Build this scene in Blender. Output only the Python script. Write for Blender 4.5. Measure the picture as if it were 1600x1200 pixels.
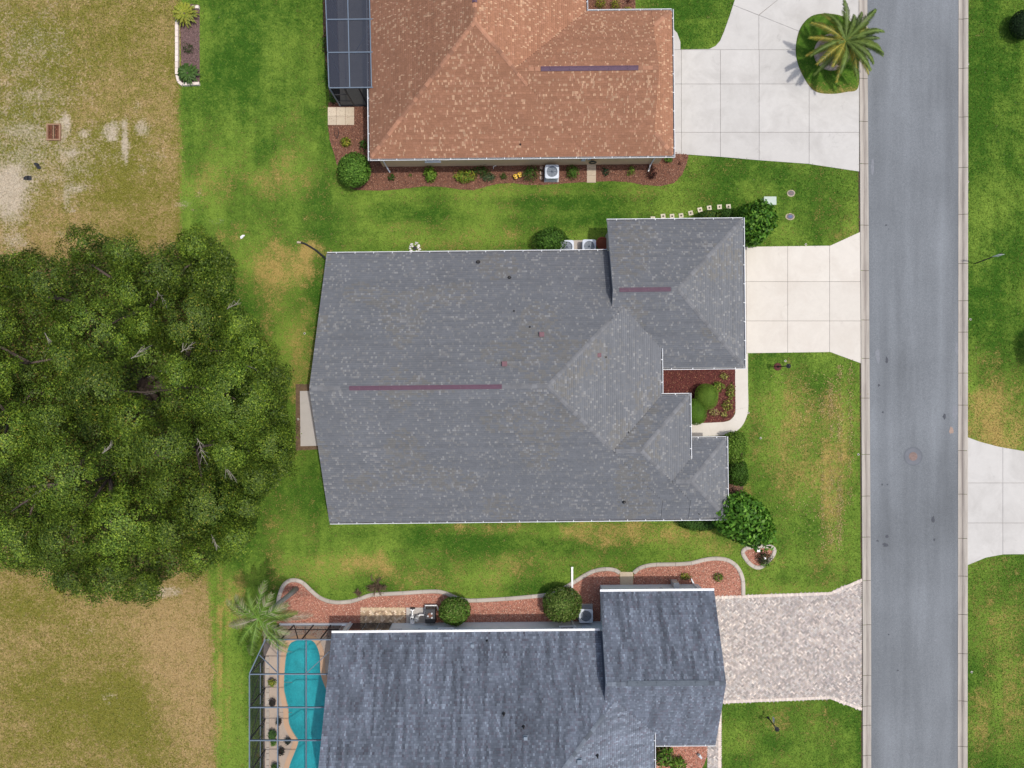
import bpy, math, random
import numpy as np
from mathutils import Vector, Matrix
from mathutils.geometry import tessellate_polygon

for o in list(bpy.data.objects):
    bpy.data.objects.remove(o, do_unlink=True)
scene = bpy.context.scene
COL = scene.collection
random.seed(7)
RNG = np.random.default_rng(7)

# ------------------------------------------------------------------ camera, sky, sun, exposure
CAM_H = 47.3                 # metres above the ground, looking straight down
FPX = 1064.0                 # focal length in pixels of the 1600 px wide photograph
cam_d = bpy.data.cameras.new('camera')
cam_d.sensor_width = 36.0
cam_d.lens = 36.0 * FPX / 1600.0
cam_d.clip_start = 0.5
cam_d.clip_end = 2000.0
cam = bpy.data.objects.new('camera', cam_d)
cam.location = (0, 0, CAM_H)
COL.objects.link(cam)
scene.camera = cam

SUN_EL = math.radians(72.0)
SUN_AZ = math.atan2(1.0, -0.06)       # clockwise from +Y: sun stands to the right of the picture
sdir = Vector((math.sin(SUN_AZ) * math.cos(SUN_EL), math.cos(SUN_AZ) * math.cos(SUN_EL), math.sin(SUN_EL)))
world = bpy.data.worlds.new('World')
scene.world = world
world.use_nodes = True
wn = world.node_tree.nodes
wl = world.node_tree.links
wn.clear()
sky = wn.new('ShaderNodeTexSky')
sky.sky_type = 'NISHITA'
sky.sun_disc = False
sky.sun_elevation = SUN_EL
sky.sun_rotation = SUN_AZ
sky.air_density = 1.2
sky.dust_density = 4.0
bg = wn.new('ShaderNodeBackground')
bg.inputs['Strength'].default_value = 0.15
wo = wn.new('ShaderNodeOutputWorld')
wl.new(sky.outputs[0], bg.inputs[0])
wl.new(bg.outputs[0], wo.inputs[0])
sun_d = bpy.data.lights.new('sun', 'SUN')
sun_d.energy = 2.5
sun_d.angle = math.radians(0.8)
sun_d.color = (1.0, 0.955, 0.885)
sun = bpy.data.objects.new('sun', sun_d)
sun.rotation_euler = sdir.to_track_quat('Z', 'Y').to_euler()
sun.location = (20, -5, 60)
COL.objects.link(sun)
scene.render.engine = 'CYCLES'
scene.view_settings.view_transform = 'Standard'
scene.view_settings.look = 'None'
scene.view_settings.exposure = 0.05
scene.view_settings.gamma = 1.0
scene.cycles.transparent_max_bounces = 16
scene.cycles.max_bounces = 6

S0 = CAM_H / FPX             # metres per photograph pixel on the ground


def W(px, py, z=0.0):
    """point of the place that stands at height z and shows at this pixel"""
    k = (CAM_H - z) / FPX
    return ((px - 800.0) * k, (600.0 - py) * k, z)


def W2(px, py, z=0.0):
    p = W(px, py, z)
    return (p[0], p[1])


# ------------------------------------------------------------------ materials
MATS = {}


def srgb(r, g, b):
    def f(c):
        c /= 255.0
        return c / 12.92 if c <= 0.04045 else ((c + 0.055) / 1.055) ** 2.4
    return (f(r), f(g), f(b))


def base_mat(name):
    m = bpy.data.materials.new(name)
    m.use_nodes = True
    nt = m.node_tree
    b = nt.nodes['Principled BSDF']
    return m, nt, b


def noise(nt, scale, detail=4.0, rough=0.6, vec=None, dist=0.0):
    n = nt.nodes.new('ShaderNodeTexNoise')
    n.inputs['Scale'].default_value = scale
    n.inputs['Detail'].default_value = detail
    n.inputs['Roughness'].default_value = rough
    n.inputs['Distortion'].default_value = dist
    if vec is not None:
        nt.links.new(vec, n.inputs['Vector'])
    return n.outputs['Fac']


def math_n(nt, op, a, b=None, clamp=False):
    n = nt.nodes.new('ShaderNodeMath')
    n.operation = op
    n.use_clamp = clamp
    for i, v in enumerate((a, b)):
        if v is None:
            continue
        if isinstance(v, (int, float)):
            n.inputs[i].default_value = v
        else:
            nt.links.new(v, n.inputs[i])
    return n.outputs[0]


def mix_c(nt, fac, a, b, mode='MIX'):
    n = nt.nodes.new('ShaderNodeMix')
    n.data_type = 'RGBA'
    n.blend_type = mode
    for sock, v in ((n.inputs[0], fac), (n.inputs[6], a), (n.inputs[7], b)):
        if isinstance(v, (int, float)):
            sock.default_value = v
        elif isinstance(v, tuple):
            sock.default_value = (v[0], v[1], v[2], 1.0)
        else:
            nt.links.new(v, sock)
    return n.outputs[2]


def remap(nt, v, a, b, c=0.0, d=1.0):
    n = nt.nodes.new('ShaderNodeMapRange')
    n.inputs[1].default_value = a
    n.inputs[2].default_value = b
    n.inputs[3].default_value = c
    n.inputs[4].default_value = d
    nt.links.new(v, n.inputs[0])
    return n.outputs[0]


def scale_c(nt, col, fac):
    n = nt.nodes.new('ShaderNodeVectorMath')
    n.operation = 'SCALE'
    nt.links.new(col, n.inputs[0]) if not isinstance(col, tuple) else setattr(n.inputs[0], 'default_value', col)
    nt.links.new(fac, n.inputs[3])
    return n.outputs[0]


def bump_n(nt, b, height, strength=0.4, dist=0.02):
    n = nt.nodes.new('ShaderNodeBump')
    n.inputs['Strength'].default_value = strength
    n.inputs['Distance'].default_value = dist
    nt.links.new(height, n.inputs['Height'])
    nt.links.new(n.outputs[0], b.inputs['Normal'])


def coords(nt, obj=False):
    t = nt.nodes.new('ShaderNodeTexCoord')
    if obj:
        return t.outputs['Object']
    g = nt.nodes.new('ShaderNodeNewGeometry')
    return g.outputs['Position']


def attr_n(nt, name='Col'):
    a = nt.nodes.new('ShaderNodeAttribute')
    a.attribute_name = name
    return a


def pm(name, color=(0.5, 0.5, 0.5), rough=0.7, var=0.12, scale=3.0, fine=40.0, attr=False, metal=0.0,
       bump=0.0, spec=0.4, rnd=0.0):
    """general material: own colour (or the pieces' own colours), blotches, fine grain, piece to piece change"""
    if name in MATS:
        return MATS[name]
    m, nt, b = base_mat(name)
    pos = coords(nt)
    n1 = noise(nt, scale, 5, 0.6, pos)
    n2 = noise(nt, fine, 3, 0.6, pos)
    f = math_n(nt, 'ADD', remap(nt, n1, 0.25, 0.75, 1 - var, 1 + var), remap(nt, n2, 0.25, 0.75, -var * 0.6, var * 0.6))
    if rnd:
        oi = nt.nodes.new('ShaderNodeObjectInfo')
        f = math_n(nt, 'MULTIPLY', f, remap(nt, oi.outputs['Random'], 0, 1, 1 - rnd, 1 + rnd))
    if attr:
        c = scale_c(nt, attr_n(nt).outputs['Color'], f)
    else:
        c = scale_c(nt, tuple(color), f)
    nt.links.new(c, b.inputs['Base Color'])
    b.inputs['Roughness'].default_value = rough
    b.inputs['Metallic'].default_value = metal
    b.inputs['Specular IOR Level'].default_value = spec
    if bump:
        bump_n(nt, b, n2, bump, 0.01)
    MATS[name] = m
    return m


def leaf_mat(name, rough=0.5, trans=0.25, spec=0.35, gain=1.0):
    if name in MATS:
        return MATS[name]
    m, nt, b = base_mat(name)
    a = attr_n(nt)
    pos = coords(nt)
    n1 = noise(nt, 1.1, 3, 0.6, pos)
    c = scale_c(nt, a.outputs['Color'], remap(nt, n1, 0.3, 0.7, 0.8 * gain, 1.2 * gain))
    nt.links.new(c, b.inputs['Base Color'])
    b.inputs['Roughness'].default_value = rough
    b.inputs['Specular IOR Level'].default_value = spec
    t = nt.nodes.new('ShaderNodeBsdfTranslucent')
    c2 = mix_c(nt, 1.0, c, (1.0, 1.0, 0.45), 'MULTIPLY')
    nt.links.new(c2, t.inputs['Color'])
    ms = nt.nodes.new('ShaderNodeMixShader')
    ms.inputs[0].default_value = trans
    nt.links.new(b.outputs[0], ms.inputs[1])
    nt.links.new(t.outputs[0], ms.inputs[2])
    nt.links.new(ms.outputs[0], nt.nodes['Material Output'].inputs[0])
    MATS[name] = m
    return m


def grass_mat():
    """lawn and dry field: attribute Col = (dryness, bare sand, lushness), alpha = rough field instead of mown lawn"""
    m, nt, b = base_mat('grass')
    a = attr_n(nt)
    sep = nt.nodes.new('ShaderNodeSeparateColor')
    nt.links.new(a.outputs['Color'], sep.inputs[0])
    dry, bare, lush, field = sep.outputs[0], sep.outputs[1], sep.outputs[2], a.outputs['Alpha']
    pos = coords(nt)
    n_big = noise(nt, 0.55, 5, 0.62, pos)
    n_mid = noise(nt, 1.5, 6, 0.72, pos)
    n_fin = noise(nt, 6.5, 5, 0.75, pos)
    n_spk = noise(nt, 15.0, 4, 0.8, pos)
    # mown lawn
    l = math_n(nt, 'ADD', lush, remap(nt, n_mid, 0.3, 0.7, -0.38, 0.38))
    l = math_n(nt, 'ADD', l, remap(nt, n_fin, 0.3, 0.7, -0.42, 0.42), True)
    g = mix_c(nt, l, (0.155, 0.238, 0.036), (0.038, 0.098, 0.012))
    d = math_n(nt, 'ADD', dry, remap(nt, n_mid, 0.3, 0.7, -0.42, 0.42))
    d = math_n(nt, 'ADD', d, remap(nt, n_fin, 0.3, 0.7, -0.5, 0.5))
    d = math_n(nt, 'ADD', d, remap(nt, n_spk, 0.3, 0.7, -0.25, 0.25))
    d1 = remap(nt, d, 0.36, 1.2, 0.0, 0.88)
    c = mix_c(nt, d1, g, (0.36, 0.255, 0.085))
    # rough field
    f = math_n(nt, 'ADD', dry, remap(nt, n_big, 0.3, 0.7, -0.25, 0.25))
    f = math_n(nt, 'ADD', f, remap(nt, n_mid, 0.3, 0.7, -0.45, 0.45))
    f = math_n(nt, 'ADD', f, remap(nt, n_fin, 0.3, 0.7, -0.7, 0.7))
    fc = mix_c(nt, remap(nt, f, 0.0, 1.0), (0.152, 0.148, 0.024), (0.335, 0.236, 0.108))
    fc = mix_c(nt, remap(nt, n_spk, 0.54, 0.72, 0.0, 0.65), fc, (0.43, 0.345, 0.205))
    fc = mix_c(nt, remap(nt, n_spk, 0.45, 0.28, 0.0, 0.7), fc, (0.055, 0.055, 0.016))
    n_cl = noise(nt, 4.2, 4, 0.65, pos)
    clump = math_n(nt, 'MULTIPLY', remap(nt, n_cl, 0.52, 0.62), math_n(nt, 'MULTIPLY', lush, 0.85, True))
    fc = mix_c(nt, clump, fc, (0.105, 0.125, 0.022))
    fm = math_n(nt, 'ADD', field, remap(nt, n_fin, 0.3, 0.7, -0.3, 0.3), True)
    c = mix_c(nt, remap(nt, fm, 0.35, 0.65), c, fc)
    # sand showing through
    s = math_n(nt, 'ADD', bare, remap(nt, n_fin, 0.3, 0.7, -0.5, 0.5))
    s = math_n(nt, 'ADD', s, remap(nt, n_mid, 0.3, 0.7, -0.25, 0.25))
    c = mix_c(nt, remap(nt, s, 0.25, 1.05, 0.0, 0.9), c, (0.45, 0.385, 0.30))
    sp = remap(nt, n_spk, 0.25, 0.75, 0.6, 1.4)
    c = scale_c(nt, c, sp)
    nt.links.new(c, b.inputs['Base Color'])
    b.inputs['Roughness'].default_value = 1.0
    b.inputs['Specular IOR Level'].default_value = 0.0
    h = math_n(nt, 'ADD', n_spk, n_fin)
    bump_n(nt, b, h, 0.55, 0.05)
    MATS['grass'] = m
    return m


def asphalt_mat():
    m, nt, b = base_mat('asphalt')
    pos = coords(nt)
    mp = nt.nodes.new('ShaderNodeMapping')
    mp.inputs['Scale'].default_value = (1.0, 0.08, 1.0)
    nt.links.new(pos, mp.inputs[0])
    n_l = noise(nt, 0.9, 4, 0.55, mp.outputs[0])
    n1 = noise(nt, 0.5, 5, 0.6, pos)
    n2 = noise(nt, 30.0, 3, 0.8, pos)
    n3 = noise(nt, 9.0, 3, 0.7, pos)
    f = math_n(nt, 'MULTIPLY', remap(nt, n_l, 0.3, 0.7, 0.82, 1.16), remap(nt, noise(nt, 0.12, 4, 0.5, pos), 0.3, 0.7, 0.82, 1.18))
    f = math_n(nt, 'MULTIPLY', f, remap(nt, n2, 0.25, 0.75, 0.62, 1.38))
    f = math_n(nt, 'MULTIPLY', f, remap(nt, n3, 0.3, 0.7, 0.9, 1.1))
    c = scale_c(nt, (0.148, 0.161, 0.175), f)
    n4 = noise(nt, 22.0, 2, 0.5, pos)
    c = mix_c(nt, remap(nt, n4, 0.72, 0.78, 0, 0.7), c, (0.42, 0.42, 0.42))
    nt.links.new(c, b.inputs['Base Color'])
    b.inputs['Roughness'].default_value = 0.85
    b.inputs['Specular IOR Level'].default_value = 0.3
    bump_n(nt, b, n2, 0.4, 0.01)
    MATS['asphalt'] = m
    return m


def concrete_mat(name, col, stain=(0.45, 0.43, 0.4), amt=0.25, rnd=0.02):
    if name in MATS:
        return MATS[name]
    m, nt, b = base_mat(name)
    pos = coords(nt)
    n1 = noise(nt, 0.45, 6, 0.65, pos, 0.6)
    n2 = noise(nt, 35.0, 3, 0.6, pos)
    n3 = noise(nt, 2.2, 5, 0.7, pos, 0.5)
    oi = nt.nodes.new('ShaderNodeObjectInfo')
    f = remap(nt, n2, 0.25, 0.75, 0.93, 1.07)
    f = math_n(nt, 'MULTIPLY', f, remap(nt, oi.outputs['Random'], 0, 1, 1 - rnd, 1 + rnd))
    f = math_n(nt, 'MULTIPLY', f, remap(nt, n3, 0.25, 0.75, 0.96, 1.04))
    c = scale_c(nt, tuple(col), f)
    c = mix_c(nt, remap(nt, n1, 0.46, 0.72, 0, amt), c, stain)
    n4 = noise(nt, 1.1, 7, 0.75, pos, 1.2)
    c = mix_c(nt, remap(nt, n4, 0.60, 0.74, 0, amt * 0.9), c, tuple(v * 0.72 for v in stain))
    nt.links.new(c, b.inputs['Base Color'])
    b.inputs['Roughness'].default_value = 0.85
    b.inputs['Specular IOR Level'].default_value = 0.25
    bump_n(nt, b, n2, 0.15, 0.004)
    MATS[name] = m
    return m


def kerb_mat():
    """concrete with the dirt that lies along the flow line of the gutter"""
    m, nt, b = base_mat('kerb_concrete')
    pos = coords(nt)
    a = attr_n(nt)
    mp = nt.nodes.new('ShaderNodeMapping')
    mp.inputs['Scale'].default_value = (6.0, 0.35, 1.0)
    nt.links.new(pos, mp.inputs[0])
    n1 = noise(nt, 1.0, 5, 0.7, mp.outputs[0])
    n2 = noise(nt, 30.0, 3, 0.6, pos)
    d = math_n(nt, 'ADD', a.outputs['Fac'], remap(nt, n1, 0.3, 0.7, -0.4, 0.4), True)
    c = mix_c(nt, math_n(nt, 'MULTIPLY', d, 0.85), (0.40, 0.365, 0.32), (0.17, 0.145, 0.13))
    c = scale_c(nt, c, remap(nt, n2, 0.25, 0.75, 0.9, 1.1))
    nt.links.new(c, b.inputs['Base Color'])
    b.inputs['Roughness'].default_value = 0.9
    MATS['kerb'] = m
    return m


def screen_mat(name, col, alpha):
    """woven insect screen: the share of light that the threads stop"""
    m, nt, b = base_mat(name)
    b.inputs['Base Color'].default_value = (*col, 1)
    b.inputs['Roughness'].default_value = 0.8
    b.inputs['Specular IOR Level'].default_value = 0.1
    t = nt.nodes.new('ShaderNodeBsdfTransparent')
    ms = nt.nodes.new('ShaderNodeMixShader')
    ms.inputs[0].default_value = alpha
    nt.links.new(t.outputs[0], ms.inputs[1])
    nt.links.new(b.outputs[0], ms.inputs[2])
    nt.links.new(ms.outputs[0], nt.nodes['Material Output'].inputs[0])
    MATS[name] = m
    return m


def water_mat():
    m, nt, b = base_mat('pool_water')
    nt.nodes.remove(b)
    t = nt.nodes.new('ShaderNodeBsdfTransparent')
    t.inputs[0].default_value = (0.62, 0.93, 0.96, 1)
    g = nt.nodes.new('ShaderNodeBsdfGlossy')
    g.inputs['Roughness'].default_value = 0.03
    pos = coords(nt)
    bn = nt.nodes.new('ShaderNodeBump')
    bn.inputs['Strength'].default_value = 0.35
    bn.inputs['Distance'].default_value = 0.04
    nt.links.new(noise(nt, 3.5, 3, 0.6, pos, 0.8), bn.inputs['Height'])
    nt.links.new(bn.outputs[0], g.inputs['Normal'])
    fr = nt.nodes.new('ShaderNodeFresnel')
    fr.inputs[0].default_value = 1.33
    nt.links.new(bn.outputs[0], fr.inputs['Normal'])
    ms = nt.nodes.new('ShaderNodeMixShader')
    nt.links.new(fr.outputs[0], ms.inputs[0])
    nt.links.new(t.outputs[0], ms.inputs[1])
    nt.links.new(g.outputs[0], ms.inputs[2])
    nt.links.new(ms.outputs[0], nt.nodes['Material Output'].inputs[0])
    MATS['pool_water'] = m
    return m


GRASS = grass_mat()
ASPHALT = asphalt_mat()
KERB = kerb_mat()
CONC = concrete_mat('drive_concrete', (0.56, 0.525, 0.47), (0.45, 0.40, 0.345), 0.4, 0.04)
CONC2 = concrete_mat('drive_concrete_grey', (0.475, 0.462, 0.44), (0.345, 0.33, 0.31), 0.55, 0.04)
CONC3 = concrete_mat('patio_concrete', (0.43, 0.40, 0.37), (0.35, 0.32, 0.28), 0.3)
EDGING = concrete_mat('edging_concrete', (0.42, 0.375, 0.325), (0.27, 0.24, 0.2), 0.5, 0.08)
TAN_STONE = concrete_mat('tan_stone', (0.52, 0.44, 0.33), (0.36, 0.27, 0.18), 0.7, 0.12)
SUBBASE = pm('joint_sand', (0.16, 0.14, 0.12), 0.95)
WHITE = pm('white_paint', (0.78, 0.79, 0.80), 0.45, 0.04)
VINYL = pm('white_vinyl', (0.80, 0.80, 0.79), 0.4, 0.03)
GUTTER = pm('gutter_white', (0.64, 0.66, 0.68), 0.45, 0.06)
SILT = pm('gutter_silt', (0.06, 0.058, 0.06), 0.9, 0.2)
SHINGLE = pm('asphalt_shingle', rough=0.9, var=0.07, scale=0.5, fine=60, attr=True, bump=0.25, spec=0.25)
CAPM = {}
ROOFVENT = pm('vent_mauve', (0.115, 0.062, 0.088), 0.6, 0.12)
DARKMETAL = pm('dark_metal', (0.018, 0.018, 0.02), 0.5, 0.2)
BLACKP = pm('black_plastic', (0.02, 0.021, 0.024), 0.5, 0.2)
STUCCO_TAN = pm('stucco_tan', (0.66, 0.48, 0.29), 0.9, 0.06, bump=0.2)
STUCCO_GREY = pm('stucco_grey', (0.74, 0.80, 0.83), 0.9, 0.05, bump=0.2)
STUCCO_CREAM = pm('stucco_cream', (0.55, 0.50, 0.43), 0.9, 0.06, bump=0.2)
GLASS = pm('window_glass', (0.03, 0.035, 0.04), 0.08, 0.05, spec=0.6)
ACM = pm('ac_enamel', (0.52, 0.57, 0.64), 0.45, 0.06)
ACD = pm('ac_dark', (0.035, 0.06, 0.10), 0.5, 0.2)
ACB = pm('fan_blade_grey', (0.50, 0.52, 0.54), 0.45, 0.06)
BARK = pm('bark', (0.085, 0.062, 0.05), 0.95, 0.3, 4, 30, bump=0.6)
PALEWOOD = pm('pale_dead_wood', (0.27, 0.245, 0.21), 0.9, 0.25)
LEAF = leaf_mat('leaf', 0.6, 0.22, 0.12)
LEAFG = leaf_mat('leaf_glossy', 0.5, 0.28, 0.22)
OAKLEAF = leaf_mat('oak_leaf', 0.5, 0.2, 0.22)
FROND = leaf_mat('frond_leaf', 0.5, 0.2, 0.3)
CHIP = pm('mulch_chip', rough=0.9, var=0.15, attr=True)
PAVER = pm('paver', rough=0.85, var=0.08, attr=True, fine=60)
ALU = pm('cage_aluminium', (0.125, 0.165, 0.215), 0.5, 0.06)
ALUD = pm('cage_bronze', (0.025, 0.026, 0.032), 0.5, 0.1)
SCREEN_P = screen_mat('screen_privacy', (0.042, 0.048, 0.066), 0.76)
SCREEN_R = screen_mat('screen_clear', (0.03, 0.035, 0.045), 0.10)
SCREEN_W = screen_mat('screen_wall', (0.022, 0.027, 0.035), 0.55)
WATER = water_mat()


# ------------------------------------------------------------------ mesh helpers
class MB:
    """collects shapes for ONE mesh object"""

    def __init__(self):
        self.v, self.f, self.c = [], [], []

    def add(self, verts, faces, col=None):
        o = len(self.v)
        self.v.extend([tuple(p) for p in verts])
        self.f.extend([tuple(i + o for i in f) for f in faces])
        self.c.extend([col or (1, 1, 1)] * len(verts))
        return self

    def box(self, c, s, rz=0.0, col=None, tilt=None):
        hx, hy, hz = s[0] / 2, s[1] / 2, s[2] / 2
        m = Matrix.Rotation(rz, 3, 'Z')
        if tilt:
            m = m @ Matrix.Rotation(tilt[0], 3, 'X') @ Matrix.Rotation(tilt[1], 3, 'Y')
        vs = []
        for dz in (-hz, hz):
            for dx, dy in ((-hx, -hy), (hx, -hy), (hx, hy), (-hx, hy)):
                p = m @ Vector((dx, dy, dz))
                vs.append((p.x + c[0], p.y + c[1], p.z + c[2]))
        self.add(vs, [(3, 2, 1, 0), (4, 5, 6, 7), (0, 1, 5, 4), (1, 2, 6, 5), (2, 3, 7, 6), (3, 0, 4, 7)], col)
        return self

    def bar(self, p, q, w, h, col=None):
        """rectangular bar between two points"""
        p, q = Vector(p), Vector(q)
        d = (q - p).normalized()
        up = Vector((0, 0, 1)) if abs(d.z) < 0.95 else Vector((1, 0, 0))
        s = d.cross(up).normalized()
        u = s.cross(d).normalized()
        vs = []
        for e in (p, q):
            for a, b in ((-1, -1), (1, -1), (1, 1), (-1, 1)):
                vs.append(e + s * (a * w / 2) + u * (b * h / 2))
        self.add(vs, [(0, 1, 2, 3), (7, 6, 5, 4), (0, 4, 5, 1), (1, 5, 6, 2), (2, 6, 7, 3), (3, 7, 4, 0)], col)
        return self

    def prism(self, poly, z0, z1, col=None):
        """polygon (counter-clockwise or not) extruded from z0 to z1"""
        n = len(poly)
        area = sum(poly[i][0] * poly[(i + 1) % n][1] - poly[(i + 1) % n][0] * poly[i][1] for i in range(n))
        if area < 0:
            poly = list(reversed(poly))
        tris = tessellate_polygon([[Vector((p[0], p[1], 0)) for p in poly]])
        vs = [(p[0], p[1], z0) for p in poly] + [(p[0], p[1], z1) for p in poly]
        fs = []
        for t in tris:
            a, b, c = [Vector((*poly[i][:2], 0)) for i in t]
            t = t if (b - a).cross(c - a).z > 0 else t[::-1]
            fs.append(tuple(i + n for i in t))
        for i in range(n):
            j = (i + 1) % n
            fs.append((i, j, j + n, i + n))
        self.add(vs, fs, col)
        return self

    def tube(self, pts, radii, sides=7, col=None, cap=True):
        pts = [Vector(p) for p in pts]
        n = len(pts)
        if isinstance(radii, (int, float)):
            radii = [radii] * n
        o = len(self.v)
        vs = []
        ref = None
        for i, p in enumerate(pts):
            d = (pts[min(i + 1, n - 1)] - pts[max(i - 1, 0)]).normalized()
            if ref is None:
                ref = Vector((0, 0, 1)) if abs(d.z) < 0.9 else Vector((1, 0, 0))
            s = d.cross(ref).normalized()
            u = s.cross(d).normalized()
            ref = u
            for k in range(sides):
                a = 2 * math.pi * k / sides
                vs.append(p + (s * math.cos(a) + u * math.sin(a)) * radii[i])
        fs = []
        for i in range(n - 1):
            for k in range(sides):
                k2 = (k + 1) % sides
                fs.append((i * sides + k, i * sides + k2, (i + 1) * sides + k2, (i + 1) * sides + k))
        if cap:
            fs.append(tuple(range(sides))[::-1])
            fs.append(tuple((n - 1) * sides + k for k in range(sides)))
        self.add(vs, fs, col)
        return self

    def lathe(self, prof, c=(0, 0, 0), sides=20, col=None, squash=(1, 1)):
        """profile of (radius, z) turned about the vertical"""
        vs, fs = [], []
        for r, z in prof:
            for k in range(sides):
                a = 2 * math.pi * k / sides
                vs.append((c[0] + r * math.cos(a) * squash[0], c[1] + r * math.sin(a) * squash[1], c[2] + z))
        for i in range(len(prof) - 1):
            for k in range(sides):
                k2 = (k + 1) % sides
                fs.append((i * sides + k, i * sides + k2, (i + 1) * sides + k2, (i + 1) * sides + k))
        fs.append(tuple(range(sides))[::-1])
        fs.append(tuple((len(prof) - 1) * sides + k for k in range(sides)))
        self.add(vs, fs, col)
        return self

    def mesh(self, name, mat, smooth=False):
        me = bpy.data.meshes.new(name)
        me.from_pydata(self.v, [], self.f)
        ca = me.color_attributes.new('Col', 'FLOAT_COLOR', 'POINT')
        ca.data.foreach_set('color', np.array([(*c[:3], 1.0) for c in self.c], np.float32).ravel())
        if mat:
            me.materials.append(mat)
        if smooth:
            me.polygons.foreach_set('use_smooth', [True] * len(me.polygons))
        me.update()
        return me

    def build(self, name, mat, parent=None, smooth=False, **kw):
        return link(name, self.mesh(name, mat, smooth), parent, **kw)


def link(name, me, parent=None, label=None, cat=None, group=None, kind=None, loc=None, rz=None):
    o = bpy.data.objects.new(name, me)
    COL.objects.link(o)
    if parent is not None:
        o.parent = parent
    return tag(o, label, cat, group, kind, loc, rz)


def tag(o, label=None, cat=None, group=None, kind=None, loc=None, rz=None):
    if label:
        o['label'] = label
    if cat:
        o['category'] = cat
    if group:
        o['group'] = group
    if kind:
        o['kind'] = kind
    if loc is not None:
        o.location = loc
    if rz is not None:
        o.rotation_euler = (0, 0, rz)
    return o


def thing(name, label, cat, loc=(0, 0, 0), rz=0.0, group=None):
    o = bpy.data.objects.new(name, None)
    o.empty_display_size = 0.3
    COL.objects.link(o)
    return tag(o, label, cat, group, None, loc, rz)


def np_mesh(name, V, F, C=None, mat=None, smooth=False):
    """mesh from arrays; every face has the same number of corners"""
    me = bpy.data.meshes.new(name)
    n, k = F.shape
    me.vertices.add(len(V))
    me.vertices.foreach_set('co', np.asarray(V, np.float32).ravel())
    me.loops.add(n * k)
    me.loops.foreach_set('vertex_index', F.astype(np.int32).ravel())
    me.polygons.add(n)
    me.polygons.foreach_set('loop_start', np.arange(0, n * k, k, dtype=np.int32))
    me.polygons.foreach_set('loop_total', np.full(n, k, np.int32))
    if C is not None:
        ca = me.color_attributes.new('Col', 'FLOAT_COLOR', 'POINT')
        C = np.asarray(C, np.float32)
        if C.shape[1] == 3:
            C = np.concatenate([C, np.ones((len(C), 1), np.float32)], 1)
        ca.data.foreach_set('color', C.ravel())
    if mat:
        me.materials.append(mat)
    if smooth:
        me.polygons.foreach_set('use_smooth', np.ones(n, bool))
    me.update()
    me.validate()
    return me


_T = np.random.default_rng(3).random((256, 256))


def vnoise(x, y, s=0):
    x = np.asarray(x, float) + s * 17.3
    y = np.asarray(y, float) + s * 31.7
    xi, yi = np.floor(x).astype(int), np.floor(y).astype(int)
    fx, fy = x - xi, y - yi
    fx, fy = fx * fx * (3 - 2 * fx), fy * fy * (3 - 2 * fy)
    g = lambda a, b: _T[a & 255, b & 255]
    return (g(xi, yi) * (1 - fx) + g(xi + 1, yi) * fx) * (1 - fy) + (g(xi, yi + 1) * (1 - fx) + g(xi + 1, yi + 1) * fx) * fy


def fbm(x, y, s=0, o=4):
    r, a, t = 0, 1.0, 0
    for i in range(o):
        r = r + a * vnoise(x * 2 ** i, y * 2 ** i, s + i * 5)
        t += a
        a *= 0.55
    return r / t


def norm(a):
    return a / np.maximum(np.linalg.norm(a, axis=1, keepdims=True), 1e-9)


def leaf_arrays(c, n, L, Wd, rng):
    """diamond shaped leaves at points c, facing n"""
    N = len(c)
    n = norm(n)
    t = norm(np.cross(n, rng.normal(size=(N, 3))))
    b = np.cross(n, t)
    L = (L * rng.uniform(0.7, 1.3, N))[:, None]
    Wd = (Wd * rng.uniform(0.7, 1.3, N))[:, None]
    V = np.stack([c - t * L / 2, c + b * Wd / 2 + n * L * 0.08, c + t * L / 2 - n * L * 0.1, c - b * Wd / 2 + n * L * 0.08], 1).reshape(-1, 3)
    F = np.arange(4 * N).reshape(N, 4)
    return V, F


def in_poly(x, y, poly):
    ins = np.zeros(np.shape(x), bool)
    n = len(poly)
    for i in range(n):
        x0, y0 = poly[i][:2]
        x1, y1 = poly[(i + 1) % n][:2]
        c = ((y0 > y) != (y1 > y)) & (x < (x1 - x0) * (y - y0) / (y1 - y0 + 1e-12) + x0)
        ins ^= c
    return ins


def clip(poly, a, b, c):
    """part of the polygon where a*x + b*y + c >= 0"""
    out = []
    for i in range(len(poly)):
        p, q = poly[i], poly[(i + 1) % len(poly)]
        dp, dq = a * p[0] + b * p[1] + c, a * q[0] + b * q[1] + c
        if dp >= 0:
            out.append(p)
        if (dp >= 0) != (dq >= 0):
            t = dp / (dp - dq)
            out.append((p[0] + (q[0] - p[0]) * t, p[1] + (q[1] - p[1]) * t))
    return out


def smooth_line(pts, n=6, closed=False):
    """Catmull-Rom through the points"""
    out = []
    m = len(pts)
    rng_ = range(m if closed else m - 1)
    for i in rng_:
        P = [pts[(i + k) % m] if closed else pts[min(max(i + k, 0), m - 1)] for k in (-1, 0, 1, 2)]
        for j in range(n):
            t = j / n
            out.append(tuple(0.5 * (2 * P[1][d] + (P[2][d] - P[0][d]) * t + (2 * P[0][d] - 5 * P[1][d] + 4 * P[2][d] - P[3][d]) * t * t
                                    + (3 * P[1][d] - P[0][d] - 3 * P[2][d] + P[3][d]) * t ** 3) for d in range(2)))
    if not closed:
        out.append(tuple(pts[-1][:2]))
    return out


def pxl(pts, z=0.0):
    return [W2(p[0], p[1], z) for p in pts]


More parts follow.
